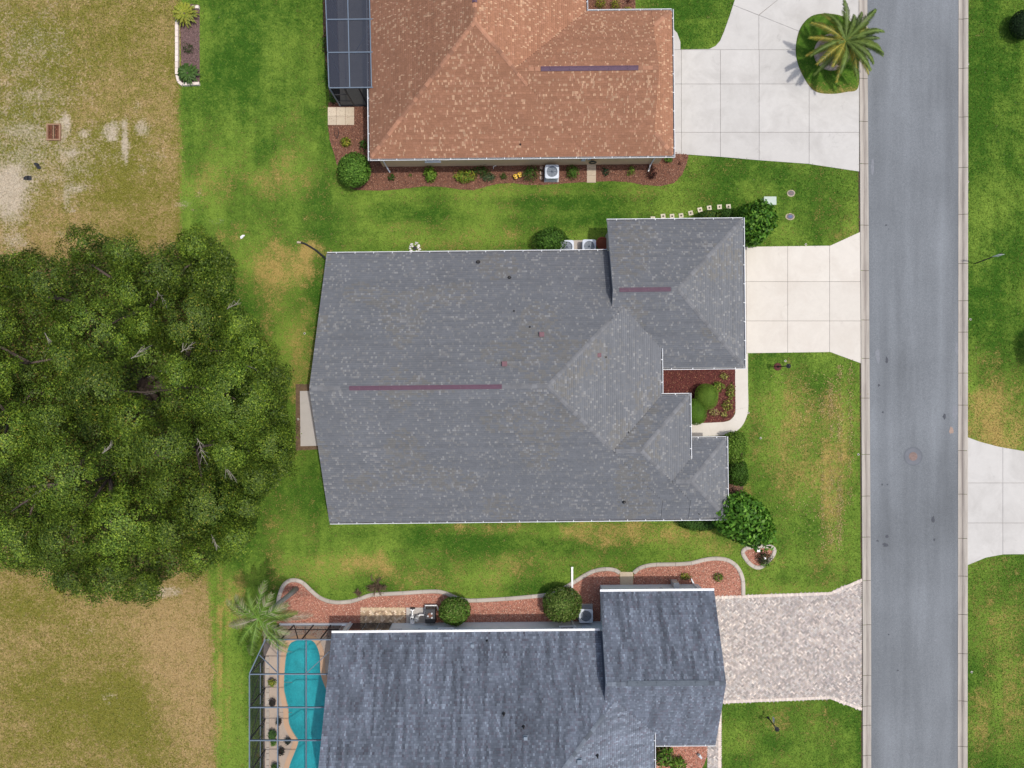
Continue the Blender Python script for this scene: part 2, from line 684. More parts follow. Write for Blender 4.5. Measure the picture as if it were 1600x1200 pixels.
# ------------------------------------------------------------------ ground, lawn, dry field
gx0, gx1, gy0, gy1, gs = -46.0, 46.0, -37.0, 37.0, 0.2
nx, ny = int((gx1 - gx0) / gs), int((gy1 - gy0) / gs)
X, Y = np.meshgrid(np.linspace(gx0, gx1, nx + 1), np.linspace(gy0, gy1, ny + 1))
PXg, PYg = X / S0 + 800, 600 - Y / S0
wob = (fbm(X * 0.5, Y * 0.5, 1) - 0.5) * 14
FB_Y = [-300, 0, 140, 380, 520, 900, 1010, 1200, 1500]
FB_X = [283, 283, 281, 284, 300, 322, 331, 338, 340]
bound = np.interp(PYg, FB_Y, FB_X)
field = 1 / (1 + np.exp((PXg + wob * 0.9 - bound) / 5.0))


def patch(px, py, rx, ry, amt, rag=0.5, s=0):
    nn = (fbm(X * 0.9, Y * 0.9, 40 + s, 4) - 0.5) * 2 * rag
    d = np.sqrt(((PXg - px) / rx) ** 2 + ((PYg - py) / ry) ** 2) + nn
    return amt / (1 + np.exp((d - 0.85) * 6))


def bandn(sx, sy, s):
    return fbm(X * sx, Y * sy, s, 4)


dry = (fbm(X * 0.22, Y * 0.22, 2) - 0.5) * 0.7 + 0.17 + (fbm(X * 0.8, Y * 0.8, 77) - 0.5) * 0.55
lush = (fbm(X * 0.3, Y * 0.3, 9) - 0.5) * 1.7 + 0.55
bare = np.zeros_like(X) - 0.15
# mowing streaks: the lawns beside the road and behind the houses are mown up and down, between the houses across
streak = bandn(1.6, 0.10, 60) - 0.5
streakh = bandn(0.10, 1.6, 61) - 0.5
vert = ((PXg > 1165) | (PXg < 520)) * 1.0
lush += 0.9 * streak * vert + 0.9 * streakh * (1 - vert)
dry += 0.6 * streak * vert + 0.35 * streakh * (1 - vert)
DRY = [
    (1255, 710, 90, 150, .26), (1255, 880, 70, 40, .12), (700, 890, 280, 40, .20), (450, 470, 60, 80, .12), (1560, 1010, 60, 170, .30), (1560, 640, 60, 80, .25), (380, 100, 90, 110, -.28), (440, 40, 60, 80, -.2), (1550, 300, 60, 120, -.2),
    (960, 832, 120, 20, .75), (565, 880, 55, 26, .8), (740, 826, 70, 12, .5), (820, 880, 60, 25, .25), (640, 900, 50, 15, .2),
    (1303, 700, 22, 150, .34), (1318, 640, 10, 80, .3), (1298, 790, 16, 70, .32), (1240, 700, 60, 130, .22), (1250, 640, 40, 60, .15),
    (440, 420, 60, 40, .5), (470, 400, 40, 30, .3), (330, 290, 40, 50, .3), (425, 275, 60, 35, .3), (350, 370, 60, 25, .45), (440, 190, 20, 25, .3),
    (470, 560, 20, 90, .3), (420, 870, 40, 30, .15), (365, 940, 30, 40, .55), (343, 1060, 5, 170, .65), (357, 1080, 4, 170, .6), (376, 1080, 4, 120, .4),
    (1545, 650, 60, 60, .55), (1535, 560, 40, 30, .4), (1570, 700, 40, 30, .4), (1560, 1010, 50, 140, .22), (1520, 1130, 25, 60, .3),
    (640, 350, 60, 15, .2), (980, 300, 50, 10, .25), (900, 300, 60, 10, .2), (1260, 350, 60, 30, .2), (1230, 1130, 60, 30, .2), (1190, 880, 40, 20, .2),
    (1120, 860, 30, 12, .35), (1060, 845, 50, 12, .3), (1290, 880, 40, 30, .2), (560, 330, 40, 20, .15), (800, 372, 40, 14, .1),
    (1300, 140, 30, 9, .35), (490, 390, 18, 14, .45),
]
for i, (a_, b_, c_, d_, e_) in enumerate(DRY):
    dry += patch(a_, b_, c_, d_, e_, 0.6, i)
LUSH = [(1555, 280, 80, 330, .30), (1560, 1000, 70, 200, .15), (1270, 320, 80, 50, .2), (640, 335, 100, 16, .4), (850, 318, 90, 14, .35), (900, 345, 100, 14, .35), (365, 90, 40, 130, .25), (410, 230, 20, 30, .35),
        (1090, 35, 60, 45, .45), (500, 480, 18, 90, .35), (1200, 270, 60, 20, .2), (1540, 470, 50, 60, .3), (1560, 60, 60, 80, .1),
        (420, 860, 40, 35, .1), (790, 850, 120, 18, .3), (1240, 900, 60, 20, .35), (1290, 90, 48, 48, .4), (1255, 850, 60, 40, .2),
        (1240, 1180, 60, 40, .15), (1520, 830, 30, 30, .2), (1560, 1190, 60, 40, .3), (1260, 800, 20, 40, .2), (1350, 740, 8, 90, .4)]
for i, (a_, b_, c_, d_, e_) in enumerate(LUSH):
    q = patch(a_, b_, c_, d_, e_, 0.6, 90 + i)
    lush += q
    dry -= q * 0.7
DIM = [(330, 60, 60, 80, -.1), (470, 90, 40, 90, -.3), (470, 230, 30, 70, -.25), (330, 200, 40, 80, -.35), (640, 890, 200, 30, -.3),
       (1550, 330, 60, 100, -.25), (640, 375, 90, 12, -.3), (360, 1080, 20, 150, -.6), (1200, 360, 40, 20, -.2), (1220, 620, 40, 60, -.25)]
for i, (a_, b_, c_, d_, e_) in enumerate(DIM):
    lush += patch(a_, b_, c_, d_, e_, 0.6, 140 + i)
# rough field
fdry = (fbm(X * 0.16, Y * 0.16, 21) - 0.5) * 1.5 + 0.46
for i, q in enumerate([(60, 90, 60, 70, -.35), (110, 60, 60, 60, -.3), (40, 200, 50, 60, -.3), (230, 300, 60, 40, -.15), (190, 1120, 70, 60, -.4), (60, 1090, 60, 50, -.35),
                       (150, 990, 60, 40, -.15), (30, 960, 40, 40, -.3), (270, 980, 60, 50, .3), (280, 1080, 50, 90, .35), (60, 1000, 60, 40, .15), (190, 130, 60, 60, .05),
                       (250, 200, 30, 90, .15), (160, 330, 90, 20, .2), (230, 1050, 40, 40, .1), (20, 1010, 40, 60, .2)]):
    fdry += patch(*q, 0.6, 170 + i)
dry = dry * (1 - field) + fdry * field
for i, q in enumerate([(18, 320, 30, 55, .75), (10, 290, 25, 40, .4), (175, 205, 13, 14, .8), (222, 200, 14, 12, .7), (196, 232, 4.5, 34, 1.0), (194, 190, 6, 10, .5),
                       (175, 217, 10, 5, .6), (132, 208, 9, 7, .6), (214, 165, 9, 10, .45), (112, 238, 14, 6, .55), (118, 295, 20, 9, .55), (104, 310, 6, 18, .55), (112, 330, 8, 4, .6),
                       (245, 246, 18, 8, .35), (222, 264, 9, 8, .35), (95, 365, 8, 6, .6), (40, 205, 40, 12, .28), (100, 195, 12, 22, .5), (60, 150, 40, 10, .2), (60, 60, 40, 40, .12),
                       (260, 925, 22, 9, .75), (168, 1087, 12, 5, .45), (140, 985, 14, 9, .3), (170, 1100, 6, 4, .5), (285, 318, 16, 8, .45), (312, 306, 6, 14, .4), (305, 330, 10, 5, .3),
                       (345, 345, 22, 6, .35), (20, 385, 30, 14, .35), (240, 610, 70, 60, .3), (210, 560, 30, 12, .1), (105, 190, 8, 18, .4)]):
    bare += patch(*q, 0.55, 210 + i)
bare += 0.1 * field
fl = patch(30, 120, 110, 150, .55, 0.5, 300) + patch(20, 230, 90, 60, .35, .5, 301) + patch(190, 1130, 80, 60, .6, .6, 302) + patch(60, 1080, 80, 60, .5, .6, 303) + patch(30, 960, 60, 40, .5, .6, 304) + patch(60, 320, 50, 40, .4, .6, 305) + patch(150, 60, 60, 60, .35, .6, 306)
lush = lush * (1 - field) + field * (fl + 0.12)
bare += field * (patch(30, 150, 120, 180, .36, .5, 310) + patch(70, 270, 110, 70, .28, .6, 311) + patch(200, 220, 80, 60, .16, .6, 312)) * 1.0
col4 = np.stack([dry, bare, np.clip(lush, 0, 1), field], -1).reshape(-1, 4)
Zg = np.zeros_like(X)
VG = np.stack([X, Y, Zg], -1).reshape(-1, 3)
ii, jj = np.meshgrid(np.arange(nx), np.arange(ny))
q0 = (jj * (nx + 1) + ii).ravel()
FG = np.stack([q0, q0 + 1, q0 + nx + 2, q0 + nx + 1], 1)
cx = VG[FG].mean(1)
cpx, cpy = cx[:, 0] / S0 + 800, 600 - cx[:, 1] / S0


def kerb_l(py):      # road side of the kerb by the houses
    return 1355.0 + 6.0 * np.clip(np.asarray(py, float) / 1000.0, -0.5, 1.0)


def kerb_r(py):
    return 1497.5 - 1.0 * np.clip(np.asarray(py, float) / 1000.0, -0.5, 1.5)


hole = (cx[:, 0] > -17.3) & (cx[:, 0] < -9.6) & (cx[:, 1] < -16.9) & (cx[:, 1] > -32)
west = (cpx < kerb_l(cpy) - 8) & ~hole
east = cpx > kerb_r(cpy) + 8
isf = cpx < np.interp(cpy, FB_Y, FB_X)


def submesh(name, mask, **kw):
    F = FG[mask]
    u, inv = np.unique(F, return_inverse=True)
    me = np_mesh(name, VG[u], inv.reshape(F.shape), col4[u], GRASS)
    return link(name, me, kind='structure', **kw)


submesh('lawn', west & ~isf, label='mown lawn around the three houses')
submesh('dry_field', west & isf, label='dry rough grass field with sandy bare patches')
submesh('lawn', east, label='mown lawn on the far side of the road')
me = MB().add([(-300, -300, -0.08), (300, -300, -0.08), (300, 300, -0.08), (-300, 300, -0.08)], [(0, 1, 2, 3)], (0.35, 0.0, 0.4))
# the far ground keeps clear of the pool basin
mg = MB()
for x0, x1, y0, y1 in ((-300, -17.3, -300, 300), (-9.6, 300, -300, 300), (-17.3, -9.6, -16.9, 300), (-17.3, -9.6, -300, -32)):
    mg.add([(x0, y0, -0.08), (x1, y0, -0.08), (x1, y1, -0.08), (x0, y1, -0.08)], [(0, 1, 2, 3)], (0.35, 0.0, 0.4))
mg.build('ground', GRASS, kind='structure')

# ------------------------------------------------------------------ road and kerbs
ys = list(range(-400, 1700, 50))
mr = MB()
L_ = [W(kerb_l(y) - 0.5, y, 0) for y in ys]
R_ = [W(kerb_r(y) + 0.5, y, 0) for y in ys]
vs, fs = [], []
for k, y in enumerate(ys):
    for t in range(9):
        u = t / 8
        vs.append((L_[k][0] * (1 - u) + R_[k][0] * u, L_[k][1], 0.006 + 0.05 * (1 - (2 * u - 1) ** 2)))
for k in range(len(ys) - 1):
    for t in range(8):
        a = k * 9 + t
        fs.append((a + 9, a + 10, a + 1, a))
road = mr.add(vs, fs).build('road', ASPHALT, kind='structure', smooth=True)
PATCH_L = pm('asphalt_scuff', (0.185, 0.195, 0.215), 0.9, 0.15, 6)
PATCH_D = pm('asphalt_tar', (0.065, 0.07, 0.082), 0.9, 0.2, 6)


def blob(px, py, rx, ry, z, seed, n=14):
    r = random.Random(seed)
    pts = []
    for k in range(n):
        a = 2 * math.pi * k / n
        f = r.uniform(0.6, 1.15)
        x, y, _ = W(px + rx * f * math.cos(a), py + ry * f * math.sin(a))
        pts.append((x, y))
    return pts


def road_z(px, py):
    u = (px - kerb_l(py)) / (kerb_r(py) - kerb_l(py))
    return 0.006 + 0.05 * (1 - (2 * u - 1) ** 2)


for i, (px, py, rx, ry, m_) in enumerate([(1385, 563, 2.2, 6, 0), (1379, 644, 1.6, 2, 0), (1373, 602, 2, 2.5, 0), (1475, 651, 3, 5, 0), (1386, 838, 3, 3.5, 0), (1383, 851, 5, 3, 0),
                                          (1457, 812, 3, 6, 0), (1459, 843, 2, 3, 0), (1402, 1047, 2, 1.5, 0), (1378, 757, 1.5, 2, 0), (1386, 757, 1.6, 1.2, 0), (1388, 991, 1.5, 1.5, 0),
                                          (1371, 845, 2, 2, 0), (1371, 555, 4, 14, 1), (1495, 545, 3, 11, 1), (1492, 645, 4, 14, 1), (1363, 260, 3, 16, 1), (1486, 672, 4, 6, 2),
                                          (1384, 352, 2, 1.4, 0), (1388, 358, 1.2, 1, 0), (1462, 1000, 3, 2, 1)]):
    m = (PATCH_D, PATCH_L, pm('road_rust', (0.30, 0.22, 0.18), 0.9, 0.2, 6))[m_]
    bp = blob(px, py, rx, ry, 0, i)
    c0 = W(px, py)
    mb = MB()
    zz = road_z(px, py) + 0.004
    vs = [(c0[0], c0[1], zz)] + [(p[0], p[1], road_z(p[0] / S0 + 800, py) + 0.004) for p in bp]
    mb.add(vs, [(0, k + 1, (k + 1) % len(bp) + 1) for k in range(len(bp))])
    mb.build(('tar_spot', 'scuff_mark', 'rust_mark')[m_], m, road)


def kerb(name, edge, sgn, width, joints, label):
    root = bpy.data.objects.new(name, None)
    COL.objects.link(root)
    tag(root, label, None, None, 'structure')
    prof = [(0.0, 0.012, .15), (0.16, 0.0, .25), (0.38, -0.006, .55), (0.46, -0.004, .9), (0.52, 0.02, .75), (0.72, 0.05, .25), (0.92, 0.065, .1), (1.0, 0.055, .1), (1.0, -0.1, .3)]
    js = [-400, -320, -250, -180, -110, -45] + joints + [1290, 1370, 1450, 1530, 1600]
    for a, b in zip(js[:-1], js[1:]):
        mb = MB()
        vs, fs, cs = [], [], []
        for yy in (a + 0.35, b - 0.35):
            for u, z, d in prof:
                p = W(edge(yy) + sgn * width * u, yy)
                vs.append((p[0], p[1], z + 0.012))
                cs.append((d, d, d))
        n = len(prof)
        for k in range(n - 1):
            f = (k, k + 1, n + k + 1, n + k)
            fs.append(f if sgn < 0 else f[::-1])
        mb.add(vs, fs)
        mb.c = cs
        mb.build('kerb_section', KERB, root)
    return root


kerb('kerb', kerb_l, -1, 13.5, [-10, 55, 123, 190, 256, 352, 423, 500, 560, 622, 710, 775, 839, 907, 976, 1055, 1103, 1133, 1180, 1230], 'pale concrete kerb along the house side of the road')
kerb('kerb', kerb_r, 1, 14.5, [-40, 30, 107, 183, 262, 335, 412, 470, 519, 583, 633, 704, 772, 841, 900, 960, 1021, 1095, 1166, 1230], 'stained concrete kerb along the lawn side of the road')
# dark soil below the kerbs so that the joints read
for e, sg in ((kerb_l, -1), (kerb_r, 1)):
    pa = [W(e(y), y) for y in ys]
    pb = [W(e(y) + sg * 15.5, y) for y in ys]
    mb = MB()
    for k in range(len(ys) - 1):
        mb.add([(*pa[k][:2], -0.03), (*pb[k][:2], -0.03), (*pb[k + 1][:2], -0.03), (*pa[k + 1][:2], -0.03)], [(0, 1, 2, 3)])
        mb.add([(*pb[k][:2], 0.008), (W(e(ys[k]) + sg * 13.0, ys[k])[0], pb[k][1], 0.008), (W(e(ys[k + 1]) + sg * 13.0, ys[k])[0], pb[k + 1][1], 0.008), (*pb[k + 1][:2], 0.008)], [(0, 1, 2, 3)])
    mb.build('kerb_trench', pm('edge_soil', (0.075, 0.05, 0.03), 0.95, 0.3), kind='structure')

# manhole in the road
mz = road_z(1426, 713)
mh = thing('manhole_cover', 'rusty round manhole cover in the grey road', 'manhole', W(1426, 713, 0))
mb = MB(); mb.lathe([(0.66, mz - 0.01), (0.66, mz + 0.004), (0.60, mz + 0.004)], sides=28); mb.build('collar_ring', pm('collar_joint', (0.115, 0.125, 0.14), 0.9), mh)
mb = MB(); mb.lathe([(0.57, mz - 0.01), (0.57, mz + 0.006), (0.36, mz + 0.006)], sides=28); mb.build('concrete_collar', pm('collar_asphalt', (0.135, 0.143, 0.162), 0.9), mh)
mb = MB(); mb.lathe([(0.30, mz), (0.30, mz + 0.012), (0.27, mz + 0.014), (0.05, mz + 0.012)], sides=24); mb.build('lid', pm('rust_lid', (0.19, 0.135, 0.12), 0.8, 0.25, 8), mh)


# ------------------------------------------------------------------ driveways and paths
def slabs(root, poly, xs, ys_, mat, z=0.03, gap=0.011, name='slab', th=0.13):
    """the outline cut along joint lines; every slab is a piece of its own"""
    xs = [-1e3] + xs + [1e3]
    ys_ = [-1e3] + ys_ + [1e3]
    for i in range(len(xs) - 1):
        for j in range(len(ys_) - 1):
            p = clip(poly, 1, 0, -(xs[i] + gap)); p = clip(p, -1, 0, xs[i + 1] - gap) if p else p
            p = clip(p, 0, 1, -(ys_[j] + gap)) if p else p
            p = clip(p, 0, -1, ys_[j + 1] - gap) if p else p
            q = []
            for v in p:
                if not q or (abs(v[0] - q[-1][0]) + abs(v[1] - q[-1][1])) > 0.004:
                    q.append(v)
            if len(q) >= 3:
                MB().prism(q, z - th, z).build(name, mat, root)


def structure(name, label):
    o = bpy.data.objects.new(name, None)
    COL.objects.link(o)
    return tag(o, label, None, None, 'structure')


OCC = []


def sub_sheet(poly, root, z=0.006):
    OCC.append(poly)
    MB().prism(poly, z - 0.05, z).build('joint_bed', SUBBASE, root)


dc = structure('driveway', 'cream concrete driveway of the grey roofed house in the middle')
poly = pxl([(1145, 386), (1297, 384), (1344, 362.5), (1346, 568), (1297, 550), (1150, 552)])
sub_sheet(poly, dc)
slabs(dc, poly, [W2(1166, 0)[0], W2(1230.5, 0)[0], W2(1296, 0)[0]], [W2(0, 501.5)[1], W2(0, 440)[1]], CONC)

dt = structure('driveway', 'wide grey concrete driveway of the orange roofed house')
bot = [(1040, 240), (1065, 241), (1130, 245.5), (1180, 250), (1262, 256), (1342, 268)]
arc = [(1157, -40), (1148, 0), (1140, 25), (1131, 50), (1125, 64), (1118, 72), (1108, 77), (1063, 77.5), (1063, 66), (1058, 52), (1050, 43), (1040, 41)]
poly = pxl(bot + [(1342, -200), (1230, -200)] + arc)
sub_sheet(poly, dt)
ca, cb = W2(1185, 24), W2(1125, 78)
# below the joint at y=78 a regular grid, above it a fan
yA = W2(0, 78)[1]
low = clip(poly, 0, -1, yA - 0.011)
slabs(dt, low, [W2(x, 0)[0] for x in (1064.5, 1125.5, 1186, 1264)], [W2(0, 207)[1], W2(0, 131.5)[1]], CONC2)
up = clip(poly, 0, 1, -(yA + 0.011))
xb = W2(1185.5, 0)[0]


def line_of(p, q):
    a, b = q[1] - p[1], -(q[0] - p[0])
    L = math.hypot(a, b)
    return a / L, b / L, -(a * p[0] + b * p[1]) / L


def half(poly, ln, side, gap=0.011):
    a, b, c = ln
    return clip(poly, a * side, b * side, c * side - gap) if poly else []


apex = W2(1185, 24)
v_line = line_of(W2(1185.5, 78), W2(1185.5, 24))
l1 = line_of(W2(1150, 10), apex)
l2 = line_of(apex, W2(1215, 0))
l3 = line_of(apex, W2(1245, 46))
P_up = lambda px, py: W2(px, py)
fan = [pxl([(1185.5, 78), (1185.5, 24), (1150, 10), (900, -90), (900, 78)]), pxl([(1185.5, 24), (1150, 10), (900, -90), (900, -300), (1440, -300), (1440, -180), (1215, 0)]),
       pxl([(1185.5, 24), (1215, 0), (1440, -180), (1440, 125.8)]), pxl([(1185.5, 24), (1320.5, 78), (1185.5, 78)])]
for w in fan:
    # the outline is cut by each wedge of the fan (wedges are star shaped about their apex, clipped in convex pieces)
    ar = sum(w[i][0] * w[(i + 1) % len(w)][1] - w[(i + 1) % len(w)][0] * w[i][1] for i in range(len(w)))
    w = w if ar > 0 else w[::-1]
    p = up
    for i in range(len(w)):
        (x0, y0), (x1, y1) = w[i], w[(i + 1) % len(w)]
        L = math.hypot(x1 - x0, y1 - y0)
        a_, b_ = -(y1 - y0) / L, (x1 - x0) / L
        p = clip(p, a_, b_, -(a_ * x0 + b_ * y0) - 0.011) if p else p
    q = []
    for v in p or []:
        if not q or (abs(v[0] - q[-1][0]) + abs(v[1] - q[-1][1])) > 0.004:
            q.append(v)
    if len(q) >= 3:
        MB().prism(q, -0.1, 0.03).build('slab', CONC2, dt)
# grass island in that driveway
isl = pxl([(1243, 77), (1249, 47), (1264, 28), (1284, 22), (1313, 25), (1332, 38), (1341, 60), (1341, 100), (1340, 138), (1322, 144), (1300, 147), (1277, 144.5), (1263, 133), (1248, 105)])
isl = smooth_line(isl, 5, True)
ci = (sum(p[0] for p in isl) / len(isl), sum(p[1] for p in isl) / len(isl))
vs, cs = [], []
rings = 14
for r in range(rings + 1):
    for p in isl:
        t = r / rings
        x, y = ci[0] + (p[0] - ci[0]) * t, ci[1] + (p[1] - ci[1]) * t
        vs.append((x, y, 0.065 + 0.09 * (1 - t * t)))
        px_, py_ = x / S0 + 800, 600 - y / S0
        nz = float(fbm(x * .5, y * .5, 3))
        edge_d = max(0.0, (t - 0.9) / 0.1) * 0.35
        cs.append(((nz - .5) * .5 + 0.05 + edge_d + (0.3 if py_ > 128 else 0), -.2, 0.85 + (nz - .5) * .6, 0.0))
n = len(isl)
fs = []
for r in range(rings):
    for k in range(n):
        fs.append((r * n + k, (r + 1) * n + k, (r + 1) * n + (k + 1) % n, r * n + (k + 1) % n))
vs2 = vs + [(p[0], p[1], 0.0) for p in isl]
cs2 = cs + [(0.8, 0.2, 0.2, 0)] * n
for k in range(n):
    fs.append((rings * n + k, (rings + 1) * n + k, (rings + 1) * n + (k + 1) % n, rings * n + (k + 1) % n))
me = np_mesh('grass_island', np.array(vs2), np.array(fs), np.array(cs2, float), GRASS)
link('lawn_island', me, label='round grass island with a palm in the driveway', kind='structure')

de = structure('driveway', 'pale concrete driveway across the road')
ed = [(1511, 683), (1530, 690), (1560, 698), (1600, 705), (1700, 712), (1700, 865), (1567, 866), (1540, 871), (1511, 883)]
poly = pxl(ed)
sub_sheet(poly, de)
slabs(de, poly, [W2(1566.5, 0)[0], W2(1630, 0)[0]], [W2(0, 817)[1], W2(0, 754.5)[1]], CONC2)

# front walk of the middle house
wk = structure('front_walk', 'cream concrete walk curving round the front bed')
outer = smooth_line(pxl([(1168.5, 552), (1168.5, 600), (1169, 636), (1166, 652), (1158, 667), (1144, 677), (1128, 680), (1100, 681.5), (1060, 683)]), 5)
inner = smooth_line(pxl([(1148.5, 552), (1148.5, 600), (1149, 640), (1147, 649), (1141, 656), (1132, 659), (1118, 660), (1095, 661), (1060, 662)]), 5)
N_ = len(outer)
cuts = [0, 10, 18, 27, 33, N_ - 1]
for a, b in zip(cuts[:-1], cuts[1:]):
    poly = outer[a:b + 1] + inner[a:b + 1][::-1]
    cxx, cyy = sum(p[0] for p in poly) / len(poly), sum(p[1] for p in poly) / len(poly)
    poly = [(cxx + (p[0] - cxx) * 0.997, cyy + (p[1] - cyy) * 0.997) for p in poly]
    MB().prism(poly, -0.1, 0.034).build('slab', CONC, wk)

# back patio of the middle house
pt = structure('patio', 'small grey concrete patio slab under the west gable')
poly = pxl([(469, 611), (560, 609), (560, 695), (470, 697)])
MB().prism(poly, -0.1, 0.06).build('slab', CONC3, pt)
MB().prism(pxl([(462, 600), (500, 600), (500, 702), (462, 704)]), -0.03, 0.004).build('soil_edge', pm('bare_soil', (0.13, 0.085, 0.05), 0.95, 0.35, 5), pt)


def herring(root, poly, mat_cols, unit=0.1, ang=math.radians(45), z=0.03, inset=0.0, border=None, weights=None):
    """two to one bricks in herringbone, cut to the outline"""
    rng = random.Random(11)
    xs = [p[0] for p in poly]; ys_ = [p[1] for p in poly]
    c0 = ((min(xs) + max(xs)) / 2, (min(ys_) + max(ys_)) / 2)
    R = math.hypot(max(xs) - min(xs), max(ys_) - min(ys_)) / 2 + 0.5
    k = int(R / unit) + 2
    ca_, sa_ = math.cos(ang), math.sin(ang)
    cand = []
    for gx in range(-k, k):
        for gy in range(-k, k):
            r = (gx - gy) % 4
            if r == 0:
                cand.append((gx + 1.0, gy + 0.5, 2, 1))
            elif r == 3:
                cand.append((gx + 0.5, gy + 1.0, 1, 2))
    A = np.array(cand)
    wx = c0[0] + unit * (A[:, 0] * ca_ - A[:, 1] * sa_)
    wy = c0[1] + unit * (A[:, 0] * sa_ + A[:, 1] * ca_)
    m = in_poly(wx, wy, poly)
    mb = MB()
    for x, y, (gx, gy, w, h) in zip(wx[m], wy[m], A[m]):
        c = rng.choices(mat_cols, weights)[0]
        f = rng.uniform(0.74, 1.28)
        c = tuple(v * f for v in c)
        hw, hh = w * unit / 2 - 0.004, h * unit / 2 - 0.004
        zz = z + rng.uniform(-0.003, 0.003)
        pts = [(x + u * ca_ - v * sa_, y + u * sa_ + v * ca_) for u, v in ((-hw, -hh), (hw, -hh), (hw, hh), (-hw, hh))]
        mb.add([(p[0], p[1], z - 0.03) for p in pts] + [(p[0], p[1], zz) for p in pts],
               [(4, 5, 6, 7), (0, 1, 5, 4), (1, 2, 6, 5), (2, 3, 7, 6), (3, 0, 4, 7)], c)
    return mb


def soldier(mb, line, cols, w=0.1, l=0.2, z=0.036, side=1):
    """border course of bricks set across a line"""
    rng = random.Random(5)
    for (x0, y0), (x1, y1) in zip(line[:-1], line[1:]):
        L = math.hypot(x1 - x0, y1 - y0)
        n = max(1, int(L / w))
        ux, uy = (x1 - x0) / L, (y1 - y0) / L
        for k in range(n):
            s = (k + .5) * L / n
            x, y = x0 + ux * s - uy * side * l / 2, y0 + uy * s + ux * side * l / 2
            c = rng.choice(cols); f = rng.uniform(.85, 1.1)
            mb.box((x, y, z - 0.02), (L / n - 0.008, l - 0.006, 0.04), math.atan2(uy, ux), tuple(v * f for v in c))


PCOLS = [(0.445, 0.38, 0.335), (0.37, 0.325, 0.30), (0.405, 0.375, 0.35), (0.335, 0.30, 0.28), (0.54, 0.475, 0.42), (0.37, 0.325, 0.30), (0.30, 0.275, 0.265)]
db = structure('driveway', 'blush and grey herringbone paver driveway of the slate roofed house')
dpoly = pxl([(1100, 932), (1210, 928), (1297, 925), (1346, 904), (1346, 1110), (1297, 1092), (1127, 1099), (1100, 1100)])
sub_sheet(dpoly, db)
mb = herring(db, dpoly, PCOLS, 0.1, weights=[3, 3, 3, 2, 2, 3, 1])
for s_ in (pxl([(1100, 932), (1210, 928), (1297, 925), (1346, 904)]), pxl([(1346, 1110), (1297, 1092), (1127, 1099)])):
    soldier(mb, s_, [(0.62, 0.54, 0.47), (0.55, 0.47, 0.42)], side=-1)
tag(mb.build('pavers', PAVER, db), kind='stuff')
pw = structure('paver_path', 'herringbone paver path beside the slate roofed garage')
ppoly = pxl([(1106, 1098), (1127, 1098.5), (1126.5, 1200), (1126, 1330), (1104, 1330), (1105, 1180), (1106, 1160)])
sub_sheet(ppoly, pw)
mb = herring(pw, ppoly, PCOLS, 0.1, z=0.028)
soldier(mb, pxl([(1127, 1100), (1126.5, 1200), (1126, 1330)]), [(0.62, 0.52, 0.45)], side=-1, z=0.032)
tag(mb.build('pavers', PAVER, pw), kind='stuff')


# ------------------------------------------------------------------ mulch beds
def bed(label, poly, base, cols, dens, z=0.014, size=0.06, name='mulch_bed', seed=1):
    root = structure(name, label)
    OCC.append(poly)
    MB().prism(poly, -0.04, z).build('bed_soil', pm('soil_%d' % seed, base, 0.95, 0.25, 6), root)
    rng = np.random.default_rng(seed)
    xs = np.array([p[0] for p in poly]); ys_ = np.array([p[1] for p in poly])
    area = abs(np.sum(xs * np.roll(ys_, -1) - np.roll(xs, -1) * ys_)) / 2
    n = int((xs.max() - xs.min()) * (ys_.max() - ys_.min()) * dens)
    x = rng.uniform(xs.min(), xs.max(), n); y = rng.uniform(ys_.min(), ys_.max(), n)
    m = in_poly(x, y, poly)
    x, y = x[m], y[m]
    n = len(x)
    c = np.stack([x, y, np.full(n, z) + rng.uniform(0.004, 0.03, n)], 1)
    nr = np.stack([rng.normal(0, .45, n), rng.normal(0, .45, n), np.ones(n)], 1)
    V, F = leaf_arrays(c, nr, size * 1.5, size, rng)
    # give every chip a thickness: a second sheet below and a rim
    Vb = V.copy(); Vb[:, 2] -= 0.015
    V4 = np.concatenate([V.reshape(n, 4, 3), Vb.reshape(n, 4, 3)], 1).reshape(-1, 3)
    o = (np.arange(n) * 8)[:, None]
    Fs = [o + np.array([[0, 1, 2, 3]])]
    for a, b in ((0, 1), (1, 2), (2, 3), (3, 0)):
        Fs.append(o + np.array([[b, a, a + 4, b + 4]]))
    F4 = np.concatenate(Fs)
    cc = np.array(cols)[rng.integers(0, len(cols), n)] * rng.uniform(0.7, 1.25, n)[:, None]
    me = np_mesh('chips', V4, F4, np.repeat(cc, 8, 0), CHIP)
    link('mulch_chips', me, root, kind='stuff')
    return root


BROWN = [(0.21, 0.085, 0.05), (0.155, 0.065, 0.045), (0.27, 0.125, 0.075), (0.12, 0.055, 0.04), (0.33, 0.19, 0.13)]
MAROON = [(0.135, 0.035, 0.028), (0.10, 0.027, 0.024), (0.17, 0.05, 0.037), (0.075, 0.022, 0.02), (0.12, 0.03, 0.026), (0.30, 0.15, 0.09)]
SALMON = [(0.45, 0.20, 0.135), (0.36, 0.15, 0.10), (0.54, 0.29, 0.20), (0.27, 0.115, 0.08), (0.48, 0.23, 0.165), (0.62, 0.42, 0.33)]
top_bed = pxl([(513, 160), (513, 200), (515, 218), (522, 240), (528, 262), (533, 280), (542, 291), (556, 297), (600, 298), (640, 294), (662, 291), (690, 292), (718, 296), (740, 297), (762, 291), (780, 287),
               (800, 286), (822, 289), (850, 289), (905, 285), (955, 283), (985, 285), (1005, 289), (1032, 291), (1053, 286), (1066, 273), (1073, 255), (1076, 242), (1035, 235), (1000, 225), (700, 225), (590, 225), (582, 160)])
